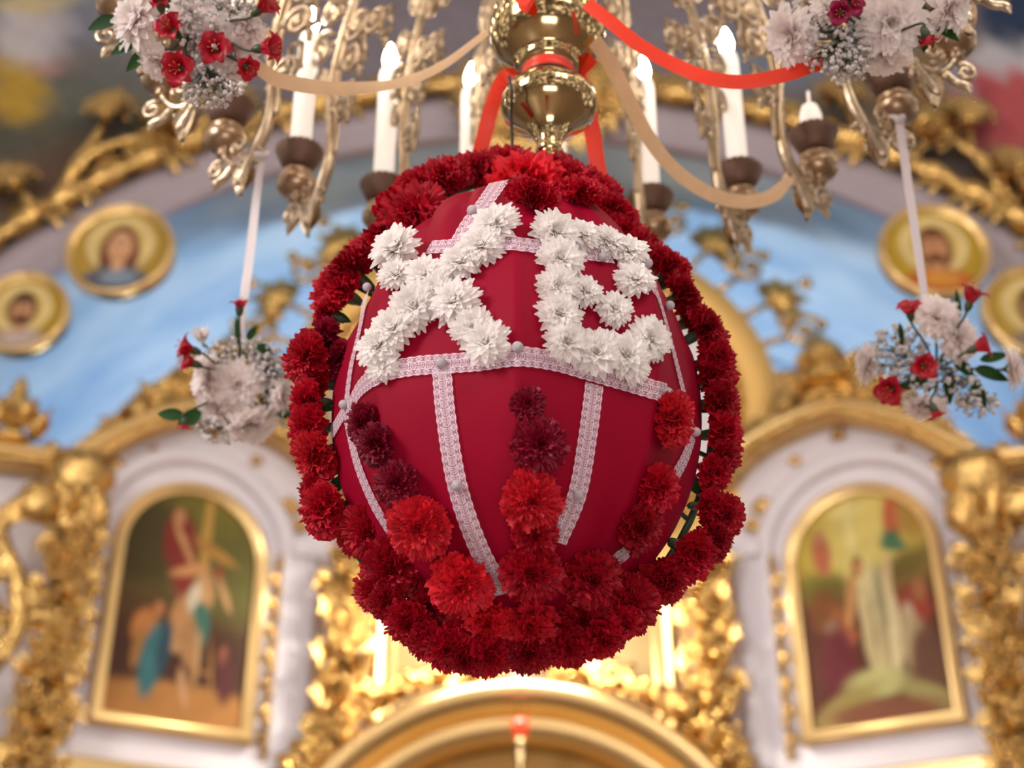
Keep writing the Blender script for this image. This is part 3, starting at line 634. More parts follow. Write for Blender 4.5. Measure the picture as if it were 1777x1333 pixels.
# hanging lamp before the doors
lp = at_y(903, 1300, 8.1); e = empty('hanging_lamp', Matrix.Translation(lp), 'small red glass lamp hanging before the lit arch', 'lamp')
mb = MB(); mb.lathe([(.01, .0), (.04, .02), (.05, .08), (.045, .13)], 16, Matrix.Translation((0, 0, .04))); mb.build('red_glass', LAMPR, e)
mb = MB(); mb.lathe([(.008, -.16), (.03, -.12), (.012, -.09), (.045, -.04), (.02, 0), (.05, .03), (.045, .05)], 14); mb.ball((0, 0, -.19), .035); mb.build('holder', BRASS, e)
mb = MB()
for k in range(3):
    a = k*2.09; mb.tube([(.045*math.cos(a), .045*math.sin(a), .16), (0, 0, .5)], .003, 4)
mb.tube([(0, 0, .5), (0, .2, 1.2)], .003, 4); mb.build('chains', BRASS, e)

# ================================================================== CHANDELIER
CX, CY = .055, 1.65
ch = empty('brass_chandelier', Matrix.Translation((CX, CY, 0)), 'brass church chandelier with lit candle arms above the flower egg', 'chandelier')
prof = [(.001, 1.262), (.010, 1.264), (.0135, 1.272), (.012, 1.281), (.020, 1.286), (.0245, 1.294), (.0225, 1.304), (.014, 1.309), (.017, 1.313), (.0205, 1.317), (.018, 1.323), (.019, 1.332), (.025, 1.347), (.037, 1.362), (.055, 1.375), (.068, 1.388), (.0725, 1.402),
        (.070, 1.416), (.060, 1.428), (.052, 1.433), (.050, 1.437), (.044, 1.440), (.038, 1.446), (.036, 1.458), (.037, 1.468), (.043, 1.474), (.050, 1.478), (.047, 1.484), (.055, 1.490), (.074, 1.505), (.086, 1.524), (.090, 1.545), (.087, 1.566), (.078, 1.585), (.082, 1.592), (.066, 1.602), (.03, 1.63), (.025, 1.68), (.04, 1.70), (.055, 1.78), (.03, 1.86), (.025, 2.1), (.05, 2.16), (.075, 2.22), (.06, 2.3), (.02, 2.36), (.02, 2.9)]
mb = MB(); mb.lathe(prof, 56); mb.build('shaft', BRASS, ch)
mb = MB(); mb.lathe([(.05, 2.18), (.085, 2.2), (.085, 2.27), (.05, 2.29)], 48); mb.build('hub_ring', BRONZE, ch)
mb = MB(); Vx = [(.0, 1.79), (.07, 1.80)]
def armmesh(seed):
    r = random.Random(seed); mb = MB()
    main = crom([(.06, 0, 2.24), (.20, 0, 2.27), (.35, 0, 2.21), (.46, 0, 2.11), (.535, 0, 2.0), (.575, 0, 1.89), (.59, 0, 1.79), (.578, 0, 1.70), (.582, 0, 1.63), (.605, 0, 1.575), (.640, 0, 1.515)], 7)
    mb.tube(main, [.0085]*(len(main)-22) + [.0085+.004*math.sin(i/21*PI) for i in range(21)] + [.003], 7)
    mb.tube([p + Vector((-.017, 0, -.004)) for p in main[20:-16]], .0045, 6)
    mb.tube(spiral((.548, 0, 1.735), .034, .008, 0.2, 1.25, 20), .0065, 6); mb.ball((.548, 0, 1.735), .011, 8, 6)
    for (x, z, R_, d, a) in ((.625, 1.86, .032, 1, 3.4), (.635, 1.94, .042, -1, 2.6), (.605, 2.03, .036, 1, 3.6), (.53, 1.845, .038, 1, 0), (.515, 1.93, .040, -1, .4), (.465, 2.01, .040, 1, 0), (.455, 1.90, .034, -1, 1), (.40, 1.98, .032, 1, 0), (.545, 2.09, .036, -1, 3), (.47, 2.16, .036, 1, 3.4), (.375, 2.10, .04, -1, 1), (.30, 2.17, .04, 1, .5), (.36, 2.26, .034, 1, 3), (.22, 2.20, .036, -1, 1)):
        mb.tube(spiral((x, 0, z), R_, R_*.28, a, 1.35*d, 20), .0062, 6); mb.ball((x, 0, z), R_*.34, 8, 6, (1, .6, 1))
        q = min(main, key=lambda p: (p-Vector((x, 0, z))).length); v = (q-Vector((x, 0, z))); mb.tube([Vector((x, 0, z))+v.normalized()*R_, q], .0055, 6)
    for (x, z) in ((.50, 1.88), (.425, 1.90), (.53, 1.79)):      # hanging square links with a beaded drop
        for q in (-1, 1): mb.tube([(x+q*.014, 0, z), (x+q*.014, 0, z-.055)], .0048, 5)
        mb.tube([(x-.019, 0, z-.058), (x+.019, 0, z-.058)], .0055, 5); mb.tube([(x-.014, 0, z), (x+.014, 0, z)], .0048, 5); mb.ball((x, 0, z-.075), .009, 8, 6, (.8, .8, 1.5)); mb.ball((x, 0, z-.09), .006, 6, 5)
    for t in range(30, len(main)-14, 3): mb.ball(main[t]+Vector((.008, 0, 0)), .0075, 6, 5)
    # cast foot: downward tip, cross piece and curl carrying the cup
    mb.leaf((.622, 0, 1.565), (.12, 0, -1), (0, 1, 0), .075, .020, .1, 0, .5); mb.leaf((.622, 0, 1.565), (.12, 0, -1), (0, -1, 0), .075, .020, .1, 0, .5)
    foot = crom([(.612, 0, 1.572), (.635, 0, 1.566), (.655, 0, 1.572), (.672, 0, 1.590), (.680, 0, 1.610), (.676, 0, 1.628)], 5); mb.tube(foot, [.010-.003*math.sin(i/25*PI) for i in range(len(foot))], 7)
    mb.tube(spiral((.694, 0, 1.575), .02, .005, PI*.7, -1.3, 14), .005, 6)
    mb.tube(spiral((.645, 0, 1.61), .018, .004, -PI*.3, 1.3, 14), .0045, 6)
    mb.tube(crom([(.655, 0, 1.568), (.672, 0, 1.55), (.69, 0, 1.545), (.697, 0, 1.530)], 4), [.008]*10+[.006, .003, .002], 6)
    for k in range(12): mb.ball((.60+r.uniform(-.02, .06), r.uniform(-.006, .006), 1.575+r.uniform(-.02, .01)), .0065, 6, 5)
    return mb
arm_me = armmesh(1).mesh('arm', BRONZE)
cupscale = lambda a, z: .13
mb = MB(); mb.lathe([(.003, 1.610), (.010, 1.612), (.011, 1.618), (.008, 1.622), (.017, 1.626), (.028, 1.634), (.0335, 1.645), (.0335, 1.655), (.029, 1.663), (.0235, 1.666), (.027, 1.669), (.0275, 1.674), (.020, 1.680), (.018, 1.686)], 28, scal=cupscale); cup_me = mb.mesh('cup', CUPM)
mb = MB(); n = 72
sc_ = lambda a, z: (.05*math.cos(22*a)*((z-1.69)/.04)**2 if z > 1.69 else 0)
mb.lathe([(.018, 1.686), (.029, 1.690), (.036, 1.703), (.043, 1.722), (.046, 1.730), (.0445, 1.730), (.041, 1.722), (.034, 1.705), (.027, 1.694), (.020, 1.694)], n, scal=sc_)
pan_me = mb.mesh('drip_pan', PANM)
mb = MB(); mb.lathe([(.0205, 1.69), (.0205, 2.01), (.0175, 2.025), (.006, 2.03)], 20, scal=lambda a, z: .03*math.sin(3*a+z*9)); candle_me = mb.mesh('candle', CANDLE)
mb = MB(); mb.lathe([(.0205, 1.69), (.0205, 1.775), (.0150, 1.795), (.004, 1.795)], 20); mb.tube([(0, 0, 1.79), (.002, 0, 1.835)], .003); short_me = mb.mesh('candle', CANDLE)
mb = MB(); mb.lathe([(.007, 2.03), (.012, 2.04), (.0145, 2.055), (.011, 2.075), (.004, 2.095), (.001, 2.10)], 14); bulb_me = mb.mesh('bulb', BULB)
azs = [-57, -42.5, -27, -12, 3, 19, 34.5, 48.5, 65, 80, 95, 110, 125, 140, 155, 170, 185, 200, 215, 230, 245, 260, 273, 288]
for i, az in enumerate(azs):
    a = math.radians(90 - az)
    arm = link('arm', arm_me, ch, M=Matrix.Rotation(a, 4, 'Z'))
    T_ = Matrix.Translation((.682, 0, -.012))
    link('cup', cup_me, arm, M=T_); link('drip_pan', pan_me, arm, M=T_)
    short = az in (48.5,)
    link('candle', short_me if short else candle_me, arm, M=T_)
    if not short: link('bulb', bulb_me, arm, M=T_)

# ================================================================== EGG
EX, EY, EZ = .006, 1.62, .885
ER, HT, HB = .236, .325, .315
def egg_r(z, az):
    t = (z-EZ)/(HT if z > EZ else HB)
    if abs(t) >= 1: return 0
    r = ER*(1-abs(t)**2.15)**.56
    if t > 0: r *= 1-.16*t*t
    ph = (math.degrees(az)+22.5) % 45 - 22.5    # ribs of the frame every eighth of a turn, one facing the viewer
    flat = 1/ (math.cos(math.radians(22.5-abs(ph)))) * math.cos(PI/8)
    k = .95*(1-abs(t)**3)
    return r*(1-k + k*flat*1.015)
def egg_p(z, az):
    r = egg_r(z, az); return Vector((EX + r*math.sin(az), EY - r*math.cos(az), z))
def egg_in(p):
    dx, dy = p.x-EX, p.y-EY
    return math.hypot(dx, dy) < egg_r(p.z, math.atan2(dx, -dy))
def egg_hit(px, py):
    r = ray(px, py); t = 1.2
    while t < 1.95:
        if egg_in(r*t):
            lo, hi = t-.006, t
            for _ in range(14):
                m = (lo+hi)/2
                if egg_in(r*m): hi = m
                else: lo = m
            return r*hi
        t += .006
    return None
def egg_n(p):
    az = math.atan2(p.x-EX, -(p.y-EY)); d = .012
    a = egg_p(p.z, az+.06)-egg_p(p.z, az-.06); b = egg_p(min(p.z+d, EZ+HT*.98), az)-egg_p(max(p.z-d, EZ-HB*.98), az)
    n = a.cross(b).normalized()
    return n if n.dot(Vector((p.x-EX, p.y-EY, (p.z-EZ)*.6))) > 0 else -n
eg = empty('hanging_egg', Matrix.Translation((EX, EY, EZ)), 'big hanging egg covered in crimson satin with lace bands', 'egg')
mb = MB(); NA_, NZ_ = 288, 90
for j in range(NZ_+1):
    t = -1 + 2*j/NZ_; t = math.sin(t*PI/2); z = EZ + (HT if t > 0 else HB)*t*.9995
    for k in range(NA_):
        az = 2*PI*k/NA_; p = egg_p(z, az)
        if t > .22:     # gathers of cloth near the top
            w_ = (t-.22)/.78; p = Vector((EX, EY, z)) + (p-Vector((EX, EY, z)))*(1+min(1, w_*1.5)*.15*(abs(math.sin(az*6+1.6*math.sin(az*3+t*2)+t*5))-1) + w_*.02*math.sin(az*31+t*9))
        if t < -.5:
            w_ = (-t-.5)/.5; p = Vector((EX, EY, z)) + (p-Vector((EX, EY, z)))*(1+w_*.03*math.sin(az*19+t*4))
        mb.v.append((p.x-EX, p.y-EY, p.z-EZ))
mb.f = [(j*NA_+k, j*NA_+(k+1) % NA_, (j+1)*NA_+(k+1) % NA_, (j+1)*NA_+k) for j in range(NZ_) for k in range(NA_)]; mb.mi = [0]*len(mb.f)
mb.build('satin_cover', SATIN, eg)
mb = MB(); mb.tube([(.002, .0, HT-.03), (.015, .01, HT+.05), (.045, .03, 1.262-EZ+.01)], .004, 6); mb.build('hanging_loop', WIRE, eg)
def lace(pxs, wpx=34, per=10):
    P = []
    for q in crom([Vector((x, y, 0)) for x, y in pxs], per):
        h = egg_hit(q.x, q.y)
        if h is not None: P.append(h)
    # resample along the band
    D = [0]
    for a, b in zip(P, P[1:]): D.append(D[-1]+(b-a).length)
    W_ = wpx/2/F*1.62; step = W_*.10; n = max(4, int(D[-1]/step)); Q = []; j = 0
    for i in range(n+1):
        s_ = D[-1]*i/n
        while j < len(D)-2 and D[j+1] < s_: j += 1
        k = (s_-D[j])/max(1e-9, D[j+1]-D[j]); Q.append(P[j].lerp(P[j+1], min(1, max(0, k))))
    mb = MB(); M_ = 6; NR_ = []
    for i, p in enumerate(Q):
        NR_.append(egg_n(p))
    for i, p in enumerate(Q):
        nn = sum((NR_[k] for k in range(max(0, i-6), min(len(Q), i+7))), Vector()).normalized()
        t = (Q[min(i+4, n)]-Q[max(i-4, 0)]).normalized(); sd = nn.cross(t).normalized(); v = i/n*D[-1]/(2*W_)
        sca = 1+.11*abs(math.sin(v*2*PI*1.0*1.0))
        for k in range(M_+1):
            u = -1+2*k/M_; q = p + sd*(u*W_*sca)
            az = math.atan2(q.x-EX, -(q.y-EY)); s2 = egg_p(q.z, az)
            c = Vector((EX, EY, q.z)); dr = math.hypot(s2.x-EX, s2.y-EY) - math.hypot(q.x-EX, q.y-EY)
            if dr > 0 : q = q + nn*min(dr, .02)
            q = q + nn*.0028
            mb.v.append((q.x-EX, q.y-EY, q.z-EZ)); mb.uv[len(mb.v)-1] = (u, v)
    mb.f = [(i*(M_+1)+k, i*(M_+1)+k+1, (i+1)*(M_+1)+k+1, (i+1)*(M_+1)+k) for i in range(n) for k in range(M_)]; mb.mi = [0]*len(mb.f)
    return mb.build('lace_band', LACE, eg)
lace([(606, 716), (630, 672), (668, 648), (718, 637), (768, 633), (835, 628), (898, 620), (960, 628), (1020, 645), (1080, 662), (1128, 676), (1155, 684)])
lace([(768, 640), (775, 720), (795, 842), (832, 950), (876, 1028)])
lace([(1030, 668), (1018, 760), (1000, 858), (966, 940)], 32)
lace([(640, 500), (628, 570), (612, 640), (604, 705)], 30)
lace([(604, 720), (622, 800), (650, 870), (680, 920)], 30)
lace([(606, 705), (586, 740), (572, 762)], 28)
lace([(1112, 462), (1140, 520), (1160, 590), (1180, 670), (1198, 745)], 26)
lace([(1200, 752), (1185, 795), (1164, 832)], 32)
lace([(1130, 885), (1095, 945), (1060, 975), (1020, 1010)], 34)
lace([(868, 318), (846, 350), (820, 385), (800, 420)], 40)
lace([(745, 432), (800, 428), (860, 424), (930, 430), (1000, 440), (1060, 448)], 34)
lace([(950, 372), (985, 398), (1010, 440)], 36)
mbp = MB(); mbp.ball((0, 0, 0), 1, 18, 12); pearl_me = mbp.mesh('pearl_button', PEARL)
for (x, y, r_) in [(768, 633, 10), (898, 606, 10), (1150, 682, 10), (795, 842, 9), (1000, 858, 9), (604, 703, 9), (1200, 750, 9), (1155, 533, 9), (634, 502, 9), (1118, 462, 10), (822, 372, 10), (1042, 452, 9)]:
    h = egg_hit(x, y)
    while h is None: x += 2 if x < 897 else -2; h = egg_hit(x, y)
    n_ = egg_n(h); link('pearl_button', pearl_me, eg, M=Matrix.Translation(h+n_*.006-Vector((EX, EY, EZ))) @ Matrix.Scale(r_/F*1.65, 4))

# ================================================================== FLOWERS
def petal_path(tipr, tipz, base=(0, -.35), bow=.5, n=5):
    # quadratic curve in (r, z)
    b = Vector((base[0]+.04, base[1])); e = Vector((tipr, tipz)); c = Vector((tipr*.25, tipz*.5+base[1]*.1+bow*.3))
    return [b*(1-t)**2 + c*2*t*(1-t) + e*t*t for t in [i/n for i in range(n+1)]]
def carnation_me(seed, matl):
    r = random.Random(seed); mb = MB()
    for (el, cnt, R_) in ((-20, 9, 1.0), (-6, 9, 1.04), (9, 9, 1.02), (23, 9, .98), (36, 9, .93), (49, 8, .88), (61, 7, .82), (73, 6, .78), (84, 4, .76)):
        off = r.uniform(0, 6.28)
        for k in range(cnt):
            az = off + 2*PI*k/cnt + r.uniform(-.15, .15); e = math.radians(el + r.uniform(-9, 9)); rr = R_*r.uniform(.82, 1.08)
            path = petal_path(rr*math.cos(e), .62*rr*math.sin(e), bow=.35+.3*(el > 20)); n = len(path)-1
            hw = (.50 if el < 30 else .38)*r.uniform(.85, 1.15); ph = r.uniform(0, 6.28); fr = r.uniform(5, 9); amp = r.uniform(.11, .19); W_ = 16; tw = r.uniform(-.5, .5)
            ca, sa = math.cos(az), math.sin(az); vs = []
            for i, q in enumerate(path):
                t = i/n; tn = path[min(i+1, n)]-path[max(i-1, 0)]; tn.normalize(); nr = Vector((-tn.y, tn.x))
                for j in range(W_+1):
                    w = -1+2*j/W_; wd = hw*(.12+.88*t**1.2)*w
                    ruf = amp*t*t*math.sin(fr*w+ph) + .06*t*t*math.sin(15*w+ph*2) + .10*t*w*w
                    ext = 0
                    if i == n: ext = (.05 if j % 2 else -.035) - .10*w*w + .03*math.sin(5*w+ph)
                    R2 = q.x + tn.x*ext + nr.x*ruf; Z2 = q.y + tn.y*ext + nr.y*ruf + tw*wd*t*.4
                    vs.append((R2*ca - wd*sa, R2*sa + wd*ca, Z2))
            mb.add(vs, [(i*(W_+1)+j, i*(W_+1)+j+1, (i+1)*(W_+1)+j+1, (i+1)*(W_+1)+j) for i in range(n) for j in range(W_)])
    return mb.mesh('petals', matl)
def mum_me(seed, matl):
    r = random.Random(seed); mb = MB()
    for (el, cnt, R_, wd0) in ((-14, 17, .98, .098), (-2, 18, 1.03, .10), (10, 18, 1.0, .10), (22, 17, .93, .10), (34, 16, .84, .095), (46, 15, .74, .09), (57, 13, .63, .08), (68, 11, .53, .07), (79, 8, .45, .06), (88, 4, .40, .05)):
        off = r.uniform(0, 6.28)
        for k in range(cnt):
            az = off + 2*PI*k/cnt + r.uniform(-.16, .16); e = math.radians(el + r.uniform(-8, 8)); rr = R_*r.uniform(.82, 1.10); wd0_ = wd0*r.uniform(.85, 1.2)
            path = petal_path(rr*math.cos(e), .78*rr*math.sin(e)+.02, (0, -.12), .18 if el < 40 else .1, 6); n = len(path)-1
            ca, sa = math.cos(az), math.sin(az); vs = []; side = r.uniform(-.12, .12); cup = r.uniform(.25, .5)
            for i, q in enumerate(path):
                t = i/n; wv = wd0_*(.35+1.15*math.sin(PI*min(1, t*.72+.03))**1.0)*(1 if i < n else .30)
                tn = path[min(i+1, n)]-path[max(i-1, 0)]; tn.normalize(); nr = Vector((-tn.y, tn.x))
                for w in (-1, -.4, .4, 1):
                    lift = cup*wv*w*w; R2 = q.x+nr.x*lift; Z2 = q.y+nr.y*lift; s2 = wv*w + side*t*t
                    vs.append((R2*ca - s2*sa, R2*sa + s2*ca, Z2))
            mb.add(vs, [(i*4+j, i*4+j+1, (i+1)*4+j+1, (i+1)*4+j) for i in range(n) for j in range(3)])
    return mb.mesh('petals', matl)
mb = MB(); mb.lathe([(.05, -1.15), (.06, -1.1), (.16, -1.05), (.21, -.85), (.22, -.6), (.19, -.4), (.20, -.28)], 12, scal=lambda a, z: .12*math.cos(5*a) if z > -.5 else 0)
for k in range(5):
    a = k*1.257; mb.leaf((.19*math.cos(a), .19*math.sin(a), -.45), (math.cos(a)*.5, math.sin(a)*.5, 1), (math.cos(a), math.sin(a), 0), .3, .09, -.4)
calyx_me = mb.mesh('calyx', CALYX)
mb = MB(); mb.tube([(0, 0, -.9), (0, .04, -1.3), (.03, .09, -1.8)], .05, 6); stem_me = mb.mesh('stem', STEM)
mb = MB(); mb.ball((0, 0, .10), .14, 12, 8, (1, 1, .6)); 
for k in range(14): a = k*2.4; q = .012*k**.5*2.6; mb.ball((q*math.cos(a), q*math.sin(a), .19), .03, 6, 4)
cent_me = mb.mesh('centre', CENT)
mb = MB(); mb.lathe([(.03, -.6), (.05, -.4), (.12, -.22), (.25, -.12), (.3, -.05)], 12); mcal_me = mb.mesh('calyx', CALYX)
CM = {'r': [carnation_me(s, C_RED) for s in (1, 2, 3, 4)], 's': [carnation_me(s, C_SCAR) for s in (5, 6, 7)], 'm': [carnation_me(s, C_MAR) for s in (8, 9)]}
MM = [mum_me(s, WPET) for s in (1, 2, 3, 4)]
MPK = [mum_me(s, PPET) for s in (11, 12, 13)]
frnd = random.Random(77)
TOCAM = Vector((0, -.87, -.45))
def carnation(p, axis, r, kind, label, group, cat='carnation'):
    e = empty('carnation', frame(p, axis, s=r, spin=frnd.uniform(0, 6.28)), label, cat, group)
    link('petals', frnd.choice(CM[kind]), e); link('calyx', calyx_me, e); return e
# wreath: pixel position, radius, shade ; o = outer, b = inner pad
wreath = [(915,300,60,'s'),(880,278,46,'r'),(829,290,46,'r'),(768,303,48,'r'),(727,315,44,'r'),(716,368,60,'r'),(670,398,42,'r'),(690,345,42,'r'),(636,430,46,'r'),(600,462,48,'r'),(655,440,38,'r'),
 (573,505,46,'r'),(590,498,38,'r'),(563,540,30,'r'),(560,590,42,'m'),(528,618,44,'r'),(587,625,34,'m'),(540,664,44,'r'),(527,700,40,'r'),(529,745,44,'r'),(543,795,46,'s'),(556,885,46,'r'),(545,862,36,'r'),
 (640,925,50,'r'),(610,940,30,'r'),(678,990,52,'r'),(645,1030,36,'r'),(706,1085,42,'r'),(672,1050,34,'r'),(745,1050,42,'r'),(777,1128,44,'r'),(740,1115,36,'r'),(812,1100,42,'r'),(851,1140,44,'r'),(806,1150,30,'r'),(917,1136,42,'r'),(885,1120,26,'r'),
 (966,1108,40,'r'),(988,1126,40,'r'),(1048,1112,44,'r'),(1010,1075,52,'r'),(1093,1052,50,'r'),(1114,1018,40,'r'),(1085,1085,34,'r'),(1165,1012,40,'r'),(1140,1000,30,'r'),(1210,965,48,'r'),(1190,985,34,'r'),(1246,938,38,'r'),(1262,895,38,'r'),(1236,880,34,'r'),
 (1244,820,34,'r'),(1262,793,30,'r'),(1262,750,42,'r'),(1256,700,42,'r'),(1245,652,46,'r'),(1248,625,46,'r'),(1231,567,42,'r'),(1203,547,38,'r'),(1190,507,40,'r'),(1164,456,38,'r'),(1178,480,32,'r'),(1134,432,34,'r'),(1150,445,28,'r'),
 (1086,400,46,'r'),(1066,362,46,'r'),(1108,420,32,'r'),(1036,328,46,'r'),(995,304,44,'r'),(961,286,40,'r'),(1009,345,38,'r'),(920,355,46,'r'),(1050,345,32,'r')]
hours = ['twelve','one','two','three','four','five','six','seven','eight','nine','ten','eleven']
def clock(x, y):
    a = math.degrees(math.atan2(x-893, 720-y)) % 360; m = a*2; h = int(m//60) % 12; q = m % 60; nx_ = hours[(h+1) % 12]; c = hours[h]
    if q < 6: return f"{c} o'clock"
    for lim, t in ((12, 'just past'), (20, 'quarter past'), (28, 'nearly half past')):
        if q < lim: return f"{t} {c}"
    if q < 34: return f"half past {c}"
    for lim, t in ((42, 'just past half past'),):
        if q < lim: return f"{t} {c}"
    if q < 52: return f"quarter to {nx_}"
    return f"nearly {nx_}"
seen = {}
pre = []
for (x, y, r_, k) in wreath:
    ck = clock(x, y); pre.append(ck); seen.setdefault(ck, []).append(math.hypot(x-893, y-720))
sh = {'r': 'deep red', 's': 'scarlet', 'm': 'dark maroon'}
WPL = {}
hoop = []
for (x, y, r_, k), ck in zip(wreath, pre):
    ds = sorted(seen[ck]); d = math.hypot(x-893, y-720); i = ds.index(d)
    pos = '' if len(ds) == 1 else (('inner', 'outer') if len(ds) == 2 else ('inner', 'middle', 'outer'))[min(i, 2)] + ' '
    out = Vector(((x-893)/400, 0, (720-y)/450))
    Y = 1.62 - .03*(r_ > 48) + frnd.uniform(-.015, .015)
    if y > 1040: Y = 1.60
    p = at_y(x, y, Y); out.normalize(); he = egg_hit(x, y) if y < 500 else None
    if he is not None: p = he
    axis = out*.85 + TOCAM*(.45 if r_ < 50 else 1.0) + Vector((frnd.uniform(-.3, .3), frnd.uniform(-.3, .1), frnd.uniform(-.3, .3)))
    if y < 330: axis = out*.5 + TOCAM*.8 + Vector((0, 0, .3))
    rad = r_*1.07/F*(p.y/ray(x, y).y)
    p = p - axis.normalized()*rad*(.15 if he is None else -.3)
    carnation(p, axis, rad, k, f"{sh[k]} wreath carnation, {pos}one at {ck}", 'carnations of the oval wreath')
# wire hoop under the wreath with short stems
hp = empty('wreath_hoop', Matrix.Translation((EX, 1.66, .88)), 'thin dark green hoop carrying the carnation wreath around the egg', 'hoop')
mb = MB(); hpts = []
for i in range(65):
    a = 2*PI*i/64; q = at_y(893+345*math.sin(a)*1.0, 715-402*math.cos(a), 1.66); hpts.append(q-Vector((EX, 1.66, .88)))
mb.tube(hpts, .005, 6); mb.build('ring', STEM, hp)
mb = MB()
for i in range(0, 64, 3):
    q = hpts[i]; mb.tube([q, q*.86+Vector((0, .0, .01)), q*.74], .0035, 5)
mb.build('tie_stems', STEM, hp)
mb = MB()
for i in range(0, 64, 4):
    q = hpts[i]; d = Vector((-q.x, 0, -q.z)).normalized(); mb.leaf(q + Vector((0, -.02, 0)), d*.7+Vector((.3*math.sin(i), -.4, .4*math.cos(i))), (0, -1, 0), .035, .009, .3)
mb.build('leaves', GREEN, hp)
inner = [(645,735,38,'m','topmost dark maroon carnation of the slanting row below the lace corner'),(664,772,38,'m','second maroon carnation of the slanting row below the lace corner'),(696,838,40,'m','third carnation, dark, in the slanting row toward the scarlet one'),
 (734,908,56,'s','big scarlet carnation at the lower end of the slanting row'),(803,1003,56,'s','big scarlet carnation near the foot of the middle lace band'),
 (913,702,30,'m','small dark maroon bud-like carnation topping the central column'),(930,772,48,'m','maroon carnation second in the central column below the letters'),(921,863,52,'s','scarlet carnation third in the central column'),(926,922,40,'r','red carnation fourth in the central column'),(921,982,54,'r','large red carnation lowest in the central column'),
 (1151,727,48,'s','lone scarlet carnation just under the letter B on the egg side'),(1128,843,44,'r','red carnation upper one of the short slanting row by the shadowed side'),(1097,912,46,'r','red carnation second of the short slanting row by the shadowed side'),(1015,995,54,'r','red carnation at the foot of the egg beside the central column'),
 (851,1068,46,'s','scarlet carnation at the egg base under the middle lace end'),(917,1073,50,'s','scarlet carnation at the egg base directly under the central column')]
def on_egg(x, y):
    h = egg_hit(x, y)
    if h is None: return at_y(x, y, 1.52), Vector((0, -.8, -.6))
    return h, egg_n(h)
for (x, y, r_, k, lab) in inner:
    h, n_ = on_egg(x, y); ax = n_ + TOCAM*.25 + Vector((frnd.uniform(-.15, .15), 0, frnd.uniform(-.15, .15))); ax.normalize(); rad = r_/F*h.dot(Vector((0, ct, st)))
    carnation(h + ax*rad*.40, ax, rad, k, lab, 'carnations pinned on the egg front')
mums = [(696,443,54,'top outer end flower of the letter X by the red wreath'),(690,485,38,'small flower under the outer top end of the letter X'),(742,484,42,'second flower down the long stroke of the letter X'),(800,466,44,'flower of the letter X just above its crossing, toward the top lace'),
 (838,436,46,'flower on the rising stroke of the letter X below its topmost one'),(863,402,50,'topmost inner end flower of the letter X beside the lace'),(725,537,50,'flower of the letter X just below the crossing on the outer leg'),(796,532,50,'flower of the letter X just below the crossing on the inner leg'),(690,578,48,'flower halfway down the outer leg of the letter X'),
 (664,607,46,'flower near the bottom of the outer leg of the letter X'),(668,636,34,'lowest flower of the outer leg of the letter X over the lace'),(822,574,44,'flower halfway down the inner leg of the letter X'),(848,600,46,'lowest flower of the inner leg of the letter X beside a pearl'),(762,510,40,'flower at the very crossing of the letter X'),
 (957,412,50,'top corner flower of the letter B stem'),(968,456,46,'second flower down the letter B stem'),(964,500,42,'third flower at mid height of the letter B stem'),(1012,512,36,'flower where the middle bar of the letter B leaves the stem'),(1006,418,38,'flower on the top bar of the letter B next to the stem'),(1050,428,38,'flower at the top curve of the letter B'),(1090,446,40,'flower at the top outer corner of the letter B'),
 (1098,495,42,'flower on the outer side of the upper bowl of the letter B'),(1062,542,38,'flower closing the upper bowl of the letter B'),(967,550,44,'fourth flower down the letter B stem'),(977,598,46,'bottom corner flower of the letter B stem'),(1031,616,50,'flower in the bottom bar of the letter B above the lace'),(1084,622,48,'lowest flower of the letter B lower bowl'),
 (1120,592,46,'outer flower of the letter B lower bowl'),(1092,645,34,'small flower hanging under the letter B lower bowl')]
for (x, y, r_, lab) in mums:
    h, n_ = on_egg(x, y); ax = n_ + TOCAM*.35 + Vector((frnd.uniform(-.22, .22), 0, frnd.uniform(-.22, .22))); ax.normalize(); rad = r_*.97/F*h.dot(Vector((0, ct, st)))
    e = empty('chrysanthemum', frame(h + ax*rad*.30, ax, s=rad, spin=frnd.uniform(0, 6.28)), 'white chrysanthemum, ' + lab, 'chrysanthemum', 'white chrysanthemums of the letters')
    link('petals', frnd.choice(MM), e); link('centre', cent_me, e); link('calyx', mcal_me, e)
# a few leaf scraps between flowers
# ---------------------------------------------------------------- bouquets
def alstro_me(seed, matl):
    r = random.Random(seed); mb = MB()
    for k in range(6):
        az = k*PI/3; wide = k % 2 == 0; L_ = 1.0 if wide else .92; W_ = .42 if wide else .24; vs = []; n = 7
        for i in range(n+1):
            t = i/n; rr = .08+.78*L_*t**1.5; z = -.75 + 1.35*t - .62*t**4 + .1*math.sin(k)
            wd = W_*math.sin(PI*min(1, t*.86+.04))**.8 if i < n else .03
            for w in (-1, -.5, 0, .5, 1):
                cup = .22*wd*(abs(w)) + .04*math.sin(8*t+w*3+k)*t
                vs.append((( rr-cup*.5)*math.cos(az)-wd*w*math.sin(az), (rr-cup*.5)*math.sin(az)+wd*w*math.cos(az), z+cup))
        mb.add(vs, [(i*5+j, i*5+j+1, (i+1)*5+j+1, (i+1)*5+j) for i in range(n) for j in range(4)])
    mb.m = 1
    for k in range(6): a = k*1.05+.3; mb.tube([(0, 0, -.5), (.1*math.cos(a), .1*math.sin(a), .1), (.24*math.cos(a), .24*math.sin(a), .35)], .012, 4); mb.ball((.24*math.cos(a), .24*math.sin(a), .37), .04, 6, 4)
    mb.m = 0
    return mb.mesh('alstroemeria', [matl, ALSD])
ALM = [alstro_me(1, ALST), alstro_me(2, ALST)]; ALG = alstro_me(3, ALSM)
